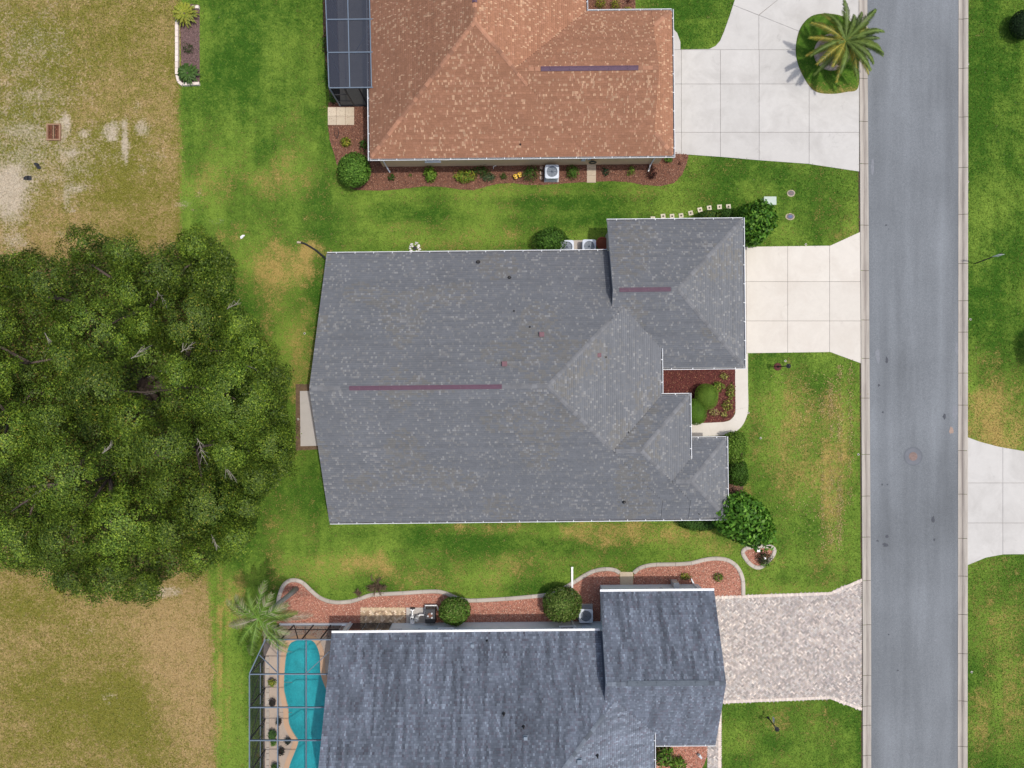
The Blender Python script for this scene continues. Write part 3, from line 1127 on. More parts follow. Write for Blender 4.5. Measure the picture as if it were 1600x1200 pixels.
bed('red brown mulch bed along the orange roofed house', top_bed, (0.15, 0.07, 0.045), BROWN, 210, seed=1)
bed('strip of mulch beside the dark screened porch', pxl([(505, -120), (545, -120), (545, 165), (517, 165), (511, 120), (505, 60)]), (0.09, 0.06, 0.04), BROWN, 120, seed=2)
bed('mulch bed in the top corner by the orange roof', pxl([(880, -90), (992, -90), (993, 30), (880, 30)]), (0.15, 0.07, 0.045), BROWN, 180, seed=3)
crt = pxl([(1000, 555), (1149, 560), (1149, 640), (1147, 649), (1141, 656), (1132, 659), (1118, 660), (1060, 662), (1060, 640), (1000, 640)])
bed('dark maroon mulch bed in the front courtyard', crt, (0.10, 0.028, 0.024), MAROON, 230, seed=4)
bed('mulch strip under the front hedge', pxl([(1060, 683.5), (1128, 681), (1150, 680), (1160, 700), (1163, 745), (1158, 790), (1120, 800), (1060, 800)]), (0.09, 0.05, 0.035), BROWN, 120, seed=5)
KERBLINE1 = [(434, 947), (437, 930), (443, 915), (452, 907.5), (463, 906.5), (474, 911), (485, 921.5), (499, 933), (515, 939.5), (532, 941), (550, 939), (566, 934), (580, 929.5), (600, 928), (630, 926.5),
             (660, 924.5), (683, 924), (697, 927), (711, 933), (726, 937.5), (745, 938), (790, 935.5), (830, 932), (856, 929), (872, 924), (886, 916), (900, 907.5), (916, 897.5), (930, 891.5), (946, 889), (960, 890.5), (968, 895)]
KERBLINE2 = [(990, 895), (998, 888.5), (1008, 884.5), (1025, 882), (1055, 881.5), (1080, 879.5), (1100, 874.5), (1118, 872.5), (1135, 874.5), (1148, 882), (1156, 893), (1160.5, 908), (1161, 930)]
e1, e2 = smooth_line(pxl(KERBLINE1), 5), smooth_line(pxl(KERBLINE2), 5)
wall_pts = pxl([(1161, 931), (1090, 934), (1090, 945), (960, 945), (960, 990), (500, 995), (432, 985)])
salmon_bed = e1 + pxl([(968, 905), (990, 905)]) + e2 + wall_pts
bed('salmon stone chip bed along the slate roofed house', salmon_bed, (0.34, 0.15, 0.105), SALMON, 230, seed=6)
kid = smooth_line(pxl([(1160.5, 864), (1165, 857), (1176, 854.5), (1192, 853.5), (1204, 854), (1209.5, 859), (1207, 868), (1198, 878), (1188, 886), (1178, 885), (1168, 877)]), 5, True)
bed('small kidney shaped stone chip bed on the lawn', kid, (0.34, 0.15, 0.105), SALMON, 230, seed=7)
bed('salmon chip bed by the slate garage entry', pxl([(1000, 1150), (1106, 1150), (1105, 1180), (1100, 1195), (1090, 1210), (1090, 1330), (1000, 1330)]), (0.34, 0.15, 0.105), SALMON, 200, seed=8)
bed('dark bed inside the white edged planter', pxl([(281, 5), (312, 8), (312, 132), (284, 132)]), (0.13, 0.08, 0.075), [(0.16, 0.10, 0.095), (0.11, 0.07, 0.065), (0.22, 0.15, 0.14)], 150, seed=9)


def edging(line, label, w=0.27, h=0.11, step=5, mat=EDGING, name='bed_edging', closed=False):
    """extruded concrete border, cut into lengths"""
    root = thing(name, label, 'edging', (line[0][0], line[0][1], 0))
    L0 = Vector((line[0][0], line[0][1], 0))
    pts = [Vector((p[0], p[1], 0)) for p in line]
    if closed:
        pts.append(pts[0])
    n = len(pts)
    nrm = []
    for i in range(n):
        a, b = pts[max(i - 1, 0)], pts[min(i + 1, n - 1)]
        if closed and i in (0, n - 1):
            a, b = pts[-2], pts[1]
        d = (b - a).normalized()
        nrm.append(Vector((-d.y, d.x, 0)))
    i = 0
    while i < n - 1:
        j = min(i + step, n - 1)
        if n - 1 - j < 2:
            j = n - 1
        mb = MB()
        prof = [(-0.5, -0.03), (-0.5, h * 0.55), (-0.3, h), (0.25, h), (0.5, h * 0.6), (0.5, -0.03)]
        vs = []
        for k in range(i, j + 1):
            e = 0.0
            p = pts[k]
            if k == i:
                p = p + (pts[k + 1] - p).normalized() * 0.008
            if k == j:
                p = p - (p - pts[k - 1]).normalized() * 0.008
            for u, z in prof:
                q = p + nrm[k] * u * w - L0
                vs.append((q.x, q.y, z))
        m = len(prof)
        fs = [(r * m + c, (r + 1) * m + c, (r + 1) * m + c + 1, r * m + c + 1) for r in range(j - i) for c in range(m - 1)]
        fs += [tuple(range(m)), tuple((j - i) * m + c for c in range(m))[::-1]]
        mb.add(vs, fs)
        mb.build('edging_length', mat, root)
        i = j
    return root


edging(e1, 'wavy pale concrete edging of the long stone chip bed')
edging(e2, 'rounded concrete edging of the stone chip bed by the paver driveway')
edging(kid, 'concrete edging round the small kidney shaped bed', closed=True)
pe = pxl([(305, 12), (312.5, 12)])
WB = concrete_mat('white_block', (0.68, 0.60, 0.54), (0.5, 0.35, 0.28), 0.3, 0.08)
root = thing('planter_edging', 'white block edging round the planter with two cycads', 'edging', W(278, 70))
b0 = W(278, 70)
lines = [[(302, 13), (312.5, 13)], [(278, 30), (278, 118)], [(278.5, 119), (281, 129), (287, 134)], [(288, 133), (313, 132)]]
for ln in lines:
    for (xa, ya), (xb_, yb_) in zip(ln[:-1], ln[1:]):
        p, q = Vector(W(xa, ya)), Vector(W(xb_, yb_))
        n = max(1, round((q - p).length / 0.42))
        for k in range(n):
            a = p.lerp(q, (k + .02) / n); b = p.lerp(q, (k + .98) / n)
            m = (a + b) / 2
            d = b - a
            MB().box((m.x - b0[0], m.y - b0[1], 0.1), (d.length, 0.2, 0.22), math.atan2(d.y, d.x)).build('block', WB, root)

# ------------------------------------------------------------------ houses
PITCH = 0.47
COSP = 1 / math.sqrt(1 + PITCH * PITCH)


class Roof:
    def __init__(self):
        self.blocks = []

    def block(self, x0, x1, y0, y1, **eaves):
        """eaves: N/S/E/W = height of that eave; sides without one are gables"""
        pl = []
        for k, ze in eaves.items():
            nx_, ny_, c = {'N': (0, 1, y1), 'S': (0, -1, -y0), 'E': (1, 0, x1), 'W': (-1, 0, -x0)}[k]
            pl.append((nx_, ny_, c, ze))
        self.blocks.append(((x0, x1, y0, y1), pl))

    def bz(self, i, x, y):
        (x0, x1, y0, y1), pl = self.blocks[i]
        z = np.full(np.shape(x), 1e9)
        for nx_, ny_, c, ze in pl:
            z = np.minimum(z, ze + PITCH * (c - nx_ * x - ny_ * y))
        ins = (x >= x0 - 1e-6) & (x <= x1 + 1e-6) & (y >= y0 - 1e-6) & (y <= y1 + 1e-6)
        return np.where(ins, z, -1e9)

    def env(self, x, y):
        return np.max([self.bz(i, np.asarray(x, float), np.asarray(y, float)) for i in range(len(self.blocks))], 0)

    def visible(self, i, j, x, y):
        nx_, ny_, c, ze = self.blocks[i][1][j]
        zp = ze + PITCH * (c - nx_ * x - ny_ * y)
        zb = self.bz(i, x, y)
        ok = np.abs(zp - zb) < 2e-3
        for k in range(len(self.blocks)):
            if k == i:
                continue
            zo = self.bz(k, x, y)
            ok &= (zb > zo + 2e-3) if k < i else (zb >= zo - 2e-3)
        return ok


def shingles(roof, palette, seed, row=0.146, wmin=0.14, wmax=0.30, streak=None, view=None):
    """every tab a small wedge of its own, thick at its lower edge"""
    rng = random.Random(seed)
    nr = np.random.default_rng(seed)
    V, F, C = [], [], []
    for i, ((x0, x1, y0, y1), pl) in enumerate(roof.blocks):
        for j, (nx_, ny_, c, ze) in enumerate(pl):
            if nx_:
                t0, t1, depth = y0, y1, x1 - x0
            else:
                t0, t1, depth = x0, x1, y1 - y0
            if view:
                if nx_:
                    t0, t1 = max(t0, view[2]), min(t1, view[3])
                else:
                    t0, t1 = max(t0, view[0]), min(t1, view[1])
            run = row * COSP
            ts = np.arange(t0, t1 + 0.02, 0.02)
            ts[-1] = min(ts[-1], t1)
            for k in range(int(depth / run) + 1):
                r = (k + 0.5) * run
                if r > depth:
                    break
                d = c - r
                xs_ = np.full(ts.shape, nx_ * d) if nx_ else ts
                ys_ = ts if nx_ else np.full(ts.shape, ny_ * d)
                if view and (nx_ and not (view[0] < nx_ * d < view[1]) or ny_ and not (view[2] < ny_ * d < view[3])):
                    continue
                vis = roof.visible(i, j, xs_, ys_)
                if not vis.any():
                    continue
                e = np.flatnonzero(np.diff(np.concatenate([[0], vis.astype(int), [0]])))
                rowf = rng.uniform(0.95, 1.05)
                for a, b in zip(e[::2], e[1::2]):
                    ta, tb = ts[a], ts[min(b, len(ts)) - 1]
                    if tb - ta < 0.05:
                        continue
                    t = ta
                    while t < tb - 0.01:
                        col, w = palette(rng, t, r, i, j)
                        te = min(t + w, tb)
                        if tb - te < 0.05:
                            te = tb
                        rl, ru = k * run - 0.012, (k + 1) * run + 0.01
                        th = rng.choice((0.010, 0.010, 0.016))
                        g = 0.003
                        o = len(V)
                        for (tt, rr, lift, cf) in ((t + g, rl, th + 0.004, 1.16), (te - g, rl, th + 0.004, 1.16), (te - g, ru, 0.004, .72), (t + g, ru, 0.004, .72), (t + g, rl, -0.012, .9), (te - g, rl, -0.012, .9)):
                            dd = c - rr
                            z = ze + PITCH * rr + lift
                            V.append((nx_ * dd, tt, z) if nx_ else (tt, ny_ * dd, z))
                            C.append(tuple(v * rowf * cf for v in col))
                        F.append((o, o + 1, o + 2, o + 3))
                        F.append((o + 4, o + 5, o + 1, o))
                        t = te
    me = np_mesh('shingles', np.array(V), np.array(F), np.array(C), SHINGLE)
    return me


def deck(roof, name, mat, parent, drop=0.02, felt=(0.13, 0.135, 0.15)):
    """boards and fascia under the shingles"""
    mb, fb = MB(), MB()
    for i, ((x0, x1, y0, y1), pl) in enumerate(roof.blocks):
        off = drop + 0.006 * i
        rect = [(x0, y0), (x1, y0), (x1, y1), (x0, y1)]
        for j, (nx_, ny_, c, ze) in enumerate(pl):
            p = rect
            A = (-PITCH * nx_, -PITCH * ny_, ze + PITCH * c)
            for j2, (n2x, n2y, c2, z2) in enumerate(pl):
                if j2 != j and p:
                    B = (-PITCH * n2x, -PITCH * n2y, z2 + PITCH * c2)
                    p = clip(p, B[0] - A[0], B[1] - A[1], B[2] - A[2])
            if len(p) < 3:
                continue
            vs = [(q[0], q[1], A[0] * q[0] + A[1] * q[1] + A[2] - off) for q in p]
            ar = sum(p[a][0] * p[(a + 1) % len(p)][1] - p[(a + 1) % len(p)][0] * p[a][1] for a in range(len(p)))
            if ar < 0:
                vs = vs[::-1]
            n = len(vs)
            mb.add(vs + [(v[0], v[1], v[2] - 0.16) for v in vs], [tuple(range(n)), tuple(range(2 * n - 1, n - 1, -1))])
            for a in range(n):
                u, v = vs[a], vs[(a + 1) % n]
                on = any(abs(u[k] - e) < 1e-6 and abs(v[k] - e) < 1e-6 for k, e in ((0, x0), (0, x1), (1, y0), (1, y1)))
                if on:
                    fb.add([u, v, (v[0], v[1], v[2] - 0.16), (u[0], u[1], u[2] - 0.16)], [(3, 2, 1, 0)])
    ro = mb.build(name, pm('roof_felt_%d' % int(felt[0] * 1000), felt, 0.9, 0.1), parent)
    fb.build('fascia', mat, ro)
    return ro


def cap_mesh(name, slope, mat, width=0.26, length=0.34):
    mb = MB()
    w = width / 2
    vs = []
    for y, lift in ((-length / 2, 0.028), (length / 2, 0.010)):
        for x in (-w, 0, w):
            vs.append((x, y, lift - abs(x) * slope))
        for x in (-w, w):
            vs.append((x, y, lift - abs(x) * slope - 0.02))
    mb.add(vs, [(0, 1, 6, 5), (1, 2, 7, 6), (0, 5, 8, 3), (2, 4, 9, 7), (3, 1, 0), (1, 4, 2), (3, 4, 1)])
    return mb.mesh(name, mat)


def caps(roof, roofobj, segs, mat, name, view=None):
    mr_ = cap_mesh(name + '_ridge_cap', PITCH, mat)
    mh_ = cap_mesh(name + '_hip_cap', PITCH * 0.7071, mat)
    for (xa, ya), (xb_, yb_) in segs:
        za, zb = float(roof.env(xa, ya)), float(roof.env(xb_, yb_))
        p, q = Vector((xa, ya, za)), Vector((xb_, yb_, zb))
        L = (q - p).length
        n = max(1, int(L / 0.29))
        d = (q - p).normalized()
        s = d.cross(Vector((0, 0, 1))).normalized()
        u = s.cross(d)
        R = Matrix((s, d, u)).transposed().to_4x4()
        for k in range(n):
            c = p + (q - p) * ((k + 0.5) / n)
            if view and not (view[0] < c.x < view[1] and view[2] < c.y < view[3]):
                continue
            o = bpy.data.objects.new('ridge_cap', mr_ if abs(d.z) < 0.02 else mh_)
            COL.objects.link(o)
            o.parent = roofobj
            o.matrix_local = Matrix.Translation(c + u * 0.012) @ R


def vent_strip(roof, roofobj, xa, xb_, y, mat, vertical=False, w=0.27):
    mb = MB()
    z = float(roof.env((xa + xb_) / 2, y)) if not vertical else float(roof.env(y, (xa + xb_) / 2))
    prof = [(-w / 2, -PITCH * w / 2 + 0.02), (-w / 2, -PITCH * w / 2 + 0.055), (0, 0.075), (w / 2, -PITCH * w / 2 + 0.055), (w / 2, -PITCH * w / 2 + 0.02)]
    vs = []
    for a in (xa, xb_):
        for u, dz in prof:
            vs.append((a, y + u, z + dz) if not vertical else (y + u, a, z + dz))
    n = len(prof)
    mb.add(vs, [(k, n + k, n + k + 1, k + 1) for k in range(n - 1)] + [tuple(range(n)), tuple(range(2 * n - 1, n - 1, -1))])
    # ribs across the strip
    k = xa + 0.6
    while k < xb_ - 0.3:
        if vertical:
            mb.box((y, k, z + 0.058), (w * 0.7, 0.03, 0.035))
        else:
            mb.box((k, y, z + 0.058), (0.03, w * 0.7, 0.035))
        k += 1.2
    return mb.build('ridge_vent', mat, roofobj)


def pipe_vent(roof, roofobj, x, y, r, h, mat, kind='pipe'):
    z = float(roof.env(x, y))
    mb = MB()
    if kind == 'pipe':
        mb.lathe([(r * 2.2, 0.0), (r * 1.3, 0.06), (r, 0.08), (r, h), (r * 0.75, h), (r * 0.7, h - 0.05)], (x, y, z), 14)
        mb.build('vent_pipe', mat, roofobj)
    else:
        mb.box((x, y, z + 0.02), (r * 2.6, r * 2.6, 0.05)); mb.box((x, y, z + h / 2), (r * 2, r * 1.8, h)); mb.box((x + r * .1, y, z + h + 0.012), (r * 2.3, r * 2.1, 0.03))
        mb.build('roof_vent', mat, roofobj)


def gutter(house, segs, mat=GUTTER, covered=False, w=0.13, hang=1.15, name='gutter'):
    """each segment: start, end, eave height, outward normal"""
    for (xa, ya), (xb_, yb_), ze, (ox, oy) in segs:
        p, q = Vector((xa, ya, 0)), Vector((xb_, yb_, 0))
        d = (q - p)
        L = d.length
        d.normalize()
        o = Vector((ox, oy, 0))
        zt = ze + 0.0
        t = 0.018
        prof = [(0.0, zt - 0.12), (w * 0.65, zt - 0.12), (w, zt - 0.05), (w, zt), (w - 0.03, zt), (w - 0.035, zt - 0.03), (w * 0.62, zt - 0.105), (0.012, zt - 0.105), (0.012, zt - 0.02), (0.0, zt - 0.02)]
        mb = MB()
        vs = []
        for e in (p, q):
            for u, z in prof:
                v = e + o * u
                vs.append((v.x, v.y, z))
        n = len(prof)
        mb.add(vs, [(k, (k + 1) % n, n + (k + 1) % n, n + k) for k in range(n)] + [tuple(range(n)), tuple(range(2 * n - 1, n - 1, -1))])
        if covered:
            a, b = p + o * 0.014, q + o * (w - 0.032)
            mb.bar((p + o * w * .5) + Vector((0, 0, zt - 0.012)), (q + o * w * .5) + Vector((0, 0, zt - 0.012)), w - 0.06, 0.014)
        g = mb.build(name, mat, house)
        if not covered:
            ms = MB()
            ms.bar(p + o * w * .42 + Vector((0, 0, zt - 0.1)), q + o * w * .42 + Vector((0, 0, zt - 0.1)), w * .5, 0.012)
            ms.build('gutter_silt', SILT, g)
        if hang:
            nh = max(1, int(L / hang))
            for k in range(nh):
                c = p + d * (L * (k + 0.5) / nh) + o * (w * 0.45)
                MB().box((c.x, c.y, zt - 0.004), (0.045, w * 0.95, 0.012), math.atan2(d.y, d.x)).build('hanger', mat, g)


def walls(house, poly, heights, mat, gables=()):
    """outline (counter-clockwise) with one height for each edge; gables: edge index -> apex (x, y, z)"""
    mb = MB()
    n = len(poly)
    for k in range(n):
        a, b = poly[k], poly[(k + 1) % n]
        h = heights[k] if isinstance(heights, (list, tuple)) else heights
        g = dict(gables).get(k)
        if g:
            mb.add([(*a, -0.05), (*b, -0.05), (*b, h), g, (*a, h)], [(0, 1, 2, 3, 4)])
        else:
            mb.add([(*a, -0.05), (*b, -0.05), (*b, h), (*a, h)], [(0, 1, 2, 3)])
    return mb.build('wall', mat, house)


def window(house, c, n, w, h, frame=WHITE, panes=2):
    """c = centre of the opening on the wall, n = outward direction"""
    s = Vector((-n[1], n[0], 0)); o = Vector((n[0], n[1], 0)); c = Vector(c); u = Vector((0, 0, 1))
    mb = MB()
    fw = 0.06
    for sx in (-1, 1):
        mb.bar(c + s * sx * (w / 2 - fw / 2) - u * h / 2 + o * .03, c + s * sx * (w / 2 - fw / 2) + u * h / 2 + o * .03, fw, 0.08)
    for sz in (-1, 1):
        mb.bar(c - s * (w / 2 - fw) + u * sz * (h / 2 - fw / 2) + o * .03, c + s * (w / 2 - fw) + u * sz * (h / 2 - fw / 2) + o * .03, 0.08, fw)
    f = mb.build('window', frame, house)
    for k in range(panes):
        z0 = -h / 2 + fw + (h - 2 * fw) * k / panes + 0.012
        z1 = -h / 2 + fw + (h - 2 * fw) * (k + 1) / panes - 0.012
        a = c + u * (z0 + z1) / 2 + o * 0.015
        MB().bar(a - s * (w / 2 - fw), a + s * (w / 2 - fw), 0.02, z1 - z0).build('pane', GLASS, f)
    MB().bar(c - u * (h / 2 + 0.05) - s * (w / 2 + .05) + o * .06, c - u * (h / 2 + .05) + s * (w / 2 + .05) + o * .06, 0.12, 0.06).build('sill', frame, f)


# --- the grey roofed house in the middle
ROT_M = math.radians(0.6)
hm = thing('house', 'large single storey house with mottled grey shingle roof and maroon ridge vents', 'house', (0, 0, 0), ROT_M)
rm = Roof()
rm.block(-12.03, 9.62, -8.92, 8.62, N=2.8, S=2.8, E=3.4)
rm.block(6.33, 15.18, 0.95, 10.6, N=2.8, S=2.8, E=2.8)
rm.block(3.0, 11.42, -8.92, -0.83, N=3.4, E=3.4, S=2.8)
rm.block(8.0, 13.95, -8.92, -3.7, N=2.8, E=2.8, S=2.8)


def pal_grey(rng, t, r, i, j):
    n = float(vnoise(t * 0.8 + i * 7, r * 0.8 + j * 5, 3))
    u = rng.random()
    k = 0.11 + 0.34 * max(0, n - 0.4)
    if u < k:
        f = rng.uniform(0.85, 1.15)
        return (0.228 * f, 0.230 * f, 0.233 * f), rng.uniform(0.09, 0.135)
    if u < k + 0.2:
        f = rng.uniform(0.9, 1.05)
        return (0.182 * f, 0.186 * f, 0.193 * f), rng.uniform(0.08, 0.16)
    m = float(vnoise(t * 0.35, r * 0.5, 8))
    f = rng.uniform(0.93, 1.06)
    if m > 0.66 and rng.random() < 0.6:
        return (0.167 * f, 0.165 * f, 0.160 * f), rng.uniform(0.12, 0.3)
    return (0.152 * f, 0.160 * f, 0.175 * f), rng.uniform(0.12, 0.34)


roof_m = deck(rm, 'roof', pm('roof_board_white', (0.62, 0.63, 0.64), 0.6, 0.05), hm)
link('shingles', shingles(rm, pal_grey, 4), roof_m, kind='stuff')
CAP_G = pm('cap_grey', (0.155, 0.159, 0.168), 0.9, 0.1, rnd=0.16)
mid = (8.62 - 8.92) / 2
zr = 2.8 + PITCH * 8.77
xh = 9.62 - (zr - 3.4) / PITCH
gmid, gzr = (10.6 + 0.95) / 2, 2.8 + PITCH * (10.6 - 0.95) / 2
gxa = 15.18 - (10.6 - 0.95) / 2
x_g = 6.33
y_h = mid + (x_g - xh)              # where the hip reaches the garage gable
s_mid = (-8.92 - 3.7) / 2
sxa = 13.95 - (8.92 - 3.7) / 2
b2_y = (-0.83 - 8.92 + (3.4 - 2.8) / PITCH) / 2       # ridge of the entry block
b2_x = 11.42 - (-0.83 - b2_y)
caps(rm, roof_m, [((-11.9, mid), (-10.2, mid)), ((-1.0, mid), (xh, mid)), ((xh, mid), (6.1, mid + 6.1 - xh)), ((xh, mid), (xh + (mid - b2_y) * 0.98, b2_y + 0.1)),
                  ((6.5, gmid), (7.0, gmid)), ((9.9, gmid), (gxa, gmid)), ((gxa, gmid), (15.05, 10.47)), ((gxa, gmid), (15.05, 1.08)),
                  ((11.3, -0.95), (b2_x, b2_y)), ((b2_x, b2_y), (b2_x + 1.6, b2_y - 1.6)), ((b2_x - 1.6, b2_y), (b2_x, b2_y)),
                  ((13.8, -3.85), (sxa, s_mid)), ((13.8, -8.77), (sxa, s_mid)), ((sxa - 1.0, s_mid), (sxa, s_mid))], CAP_G, 'grey')
vent_strip(rm, roof_m, -9.65, -0.6, mid, ROOFVENT)
vent_strip(rm, roof_m, 6.72, 9.9, gmid, ROOFVENT)


def on_roof(roof, rot, px, py, org=(0, 0)):
    """local point of the roof that shows at this pixel"""
    z = 4.0
    for _ in range(8):
        x, y, _z = W(px, py, z)
        x -= org[0]; y -= org[1]
        lx, ly = x * math.cos(rot) + y * math.sin(rot), -x * math.sin(rot) + y * math.cos(rot)
        z = float(roof.env(lx, ly))
    return lx, ly


for px, py, r, h, k in ((747, 410, .07, .3, 'p'), (796, 434, .06, .3, 'p'), (846, 523, .13, .16, 'b'), (788, 569, .13, .16, 'b'), (803, 486, .03, .2, 'p'), (828, 511, .03, .2, 'p'), (947, 558, .025, .2, 'p'),
                        (975, 784, .06, .3, 'p'), (936, 555, .1, .05, 'b'), (982, 675, .025, .2, 'p'), (1092, 803, .02, .15, 'p')):
    x, y = on_roof(rm, ROT_M, px, py)
    pipe_vent(rm, roof_m, x, y, r, h, DARKMETAL if k == 'p' else pm('vent_maroon', (0.13, 0.06, 0.075), 0.6), 'pipe' if k == 'p' else 'box')
gutter(hm, [((-12.0, 8.62), (6.3, 8.62), 2.8, (0, 1)), ((6.3, 10.6), (15.18, 10.6), 2.8, (0, 1)), ((15.18, 10.72), (15.18, 0.83), 2.8, (1, 0)), ((15.3, 0.95), (9.74, 0.95), 2.8, (0, -1)),
            ((9.62, 2.2), (9.62, -0.72), 3.4, (1, 0)), ((9.62, -0.83), (11.42, -0.83), 3.4, (0, 1)), ((11.42, -0.7), (11.42, -5.0), 3.4, (1, 0)), ((11.52, -3.7), (13.95, -3.7), 2.8, (0, 1)),
            ((13.95, -3.58), (13.95, -9.04), 2.8, (1, 0)), ((13.95, -8.92), (-12.0, -8.92), 2.8, (0, -1))])
walls(hm, [(-11.75, 8.27), (-11.75, -8.57), (13.6, -8.57), (13.6, -4.05), (11.07, -4.05), (11.07, -1.18), (9.27, -1.18), (9.27, 1.3), (14.83, 1.3), (14.83, 10.25), (6.6, 10.25), (6.6, 8.27)],
      [2.7, 2.7, 2.7, 2.7, 3.3, 3.3, 3.3, 2.7, 2.7, 2.7, 2.7, 2.7], STUCCO_CREAM, gables={0: (-11.75, mid, zr - .25)}.items())
for c, n_, w, h in (((-8, 8.27, 1.5), (0, 1), 1.4, 1.3), ((-2, 8.27, 1.5), (0, 1), 1.4, 1.3), ((-7, -8.57, 1.5), (0, -1), 1.4, 1.3), ((1, -8.57, 1.5), (0, -1), 1.4, 1.3), ((13.6, -6.3, 1.5), (1, 0), 1.8, 1.4), ((-11.75, 4.5, 1.5), (-1, 0), 1.8, 1.4)):
    window(hm, c, n_, w, h)
mb = MB(); mb.box((14.85, 5.8, 1.1), (0.08, 4.9, 2.2))
gd = mb.build('garage_door', VINYL, hm)
for k in range(4):
    for q in range(6):
        MB().box((14.90, 3.75 + q * 0.82, 0.3 + k * 0.54), (0.03, 0.7, 0.42)).build('door_panel', VINYL, gd)
mb = MB(); mb.box((9.29, 0.1, 1.05), (0.06, 1.0, 2.1)); dd = mb.build('door', pm('door_brown', (0.12, 0.07, 0.045), 0.5), hm)
MB().box((9.36, 0.45, 1.0), (0.08, 0.03, 0.14)).build('handle', DARKMETAL, dd)
mb = MB(); mb.box((-11.77, -2.0, 1.05), (0.06, 2.4, 2.1)); sd = mb.build('door', WHITE, hm)
for sy in (-2.58, -1.42):
    MB().box((-11.80, sy, 1.08), (0.03, 1.0, 1.8)).build('pane', GLASS, sd)

# --- the orange roofed house at the top
ht = thing('house', 'house with orange brown shingle roof and tan wall at the top', 'house', (0, 0, 0), ROT_M)
rt = Roof()
rt.block(-9.13, 5.1, 14.82, 38.0, N=2.8, S=2.8, E=2.8, W=2.8)
rt.block(-2.0, 9.35, 14.82, 24.3, N=2.8, S=2.8)
rt.block(-2.0, 10.69, 14.82, 24.3, N=2.8, S=2.8, E=2.8)


def pal_orange(rng, t, r, i, j):
    u = rng.random()
    n = float(vnoise(t * 0.7 + i * 9, r * 0.7 + j * 3, 13))
    k = 0.16 + 0.22 * n
    if u < k:
        f = rng.uniform(0.8, 1.15)
        return (0.50 * f, 0.30 * f, 0.19 * f), rng.uniform(0.065, 0.105)
    if u < k + 0.15:
        f = rng.uniform(0.9, 1.05)
        return (0.37 * f, 0.185 * f, 0.115 * f), rng.uniform(0.1, 0.2)
    f = rng.uniform(0.92, 1.07)
    return (0.318 * f, 0.156 * f, 0.093 * f), rng.uniform(0.12, 0.32)


roof_t = deck(rt, 'roof', pm('roof_board_white', (0.62, 0.63, 0.64), 0.6, 0.05), ht, felt=(0.24, 0.11, 0.07))
VIEW_T = (-12, 12, 14, 32)
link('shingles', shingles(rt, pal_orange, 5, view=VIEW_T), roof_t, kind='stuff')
CAP_O = pm('cap_orange', (0.315, 0.158, 0.097), 0.9, 0.1, rnd=0.28)
ax = (-9.13 + 5.1) / 2
ah = (5.1 + 9.13) / 2
tg = (14.82 + 24.3) / 2
caps(rt, roof_t, [((-9.0, 14.95), (ax, 14.82 + ah)), ((ax, 14.82 + ah), (ax + 3.2, 14.82 + ah - 3.2)), ((ax, 14.82 + ah), (ax, 31.0)), ((1.2, tg), (2.0, tg)), ((8.0, tg), (9.3, tg)),
                  ((10.56, 14.95), (9.4, 16.11)), ((10.56, 24.17), (9.4, 23.01))], CAP_O, 'orange')
PURPLE = pm('vent_purple', (0.105, 0.06, 0.092), 0.6, 0.12)
vent_strip(rt, roof_t, 2.0, 8.05, tg, PURPLE, w=0.3)
vent_strip(rt, roof_t, 23.1, 30, ax, PURPLE, True, w=0.3)
x, y = on_roof(rt, ROT_M, 813, 226)
pipe_vent(rt, roof_t, x, y, .03, .2, DARKMETAL)
gutter(ht, [((-9.13, 14.82), (10.8, 14.82), 2.8, (0, -1)), ((10.69, 14.7), (10.69, 24.4), 2.8, (1, 0)), ((10.69, 24.3), (5.2, 24.3), 2.8, (0, 1)), ((5.1, 24.3), (5.1, 38), 2.8, (1, 0)), ((-9.13, 38), (-9.13, 14.7), 2.8, (-1, 0))])
walls(ht, [(-8.78, 15.17), (10.34, 15.17), (10.34, 23.95), (4.75, 23.95), (4.75, 37.6), (-8.78, 37.6)], 2.7, STUCCO_TAN)
window(ht, (-5.2, 15.17, 1.7), (0, -1), 1.0, 1.0)
MB().box((-3.1, 15.14, 2.45), (0.95, 0.06, 0.22)).build('wall_vent', pm('vent_tan', (0.62, 0.52, 0.38), 0.8), ht)
MB().box((5.0, 15.13, 1.25), (0.28, 0.10, 0.5)).build('meter_box', ACM, ht)
MB().tube([(5.0, 15.11, 1.5), (5.0, 15.11, 2.6)], 0.03, 7).build('conduit', ACM, ht)
MB().box((5.35, 15.13, 1.45), (0.22, 0.1, 0.3)).build('meter_box', ACM, ht)
mb = MB(); mb.box((10.36, 19.5, 1.1), (0.06, 5.0, 2.2)); gd = mb.build('garage_door', VINYL, ht)
for k in range(4):
    for q in range(6):
        MB().box((10.40, 17.4 + q * 0.84, 0.3 + k * 0.54), (0.03, 0.7, 0.42)).build('door_panel', VINYL, gd)


def downspout(house, top, wallp, foot, mat=WHITE):
    mb = MB()
    mb.tube([top, wallp, (wallp[0], wallp[1], 0.22), foot], [0.05] * 4, 8)
    mb.build('downspout', mat, house)


downspout(ht, (-8.35, 14.78, 2.68), (-8.5, 15.09, 2.35), (-8.3, 14.75, 0.1))
downspout(ht, (9.6, 14.78, 2.68), (9.75, 15.09, 2.35), (9.6, 14.62, 0.1))

# --- the slate roofed house at the bottom
ROT_B = math.radians(0.5)
hb = thing('house', 'house with dark blue grey slate look roof and pale grey wall at the bottom', 'house', (0, 0, 0), ROT_B)
rb = Roof()
rb.block(-11.93, 8.95, -33.6, -16.2, N=2.8, S=2.8, E=3.3)
rb.block(5.65, 13.1, -23.65, -13.65, N=2.8, S=2.8)


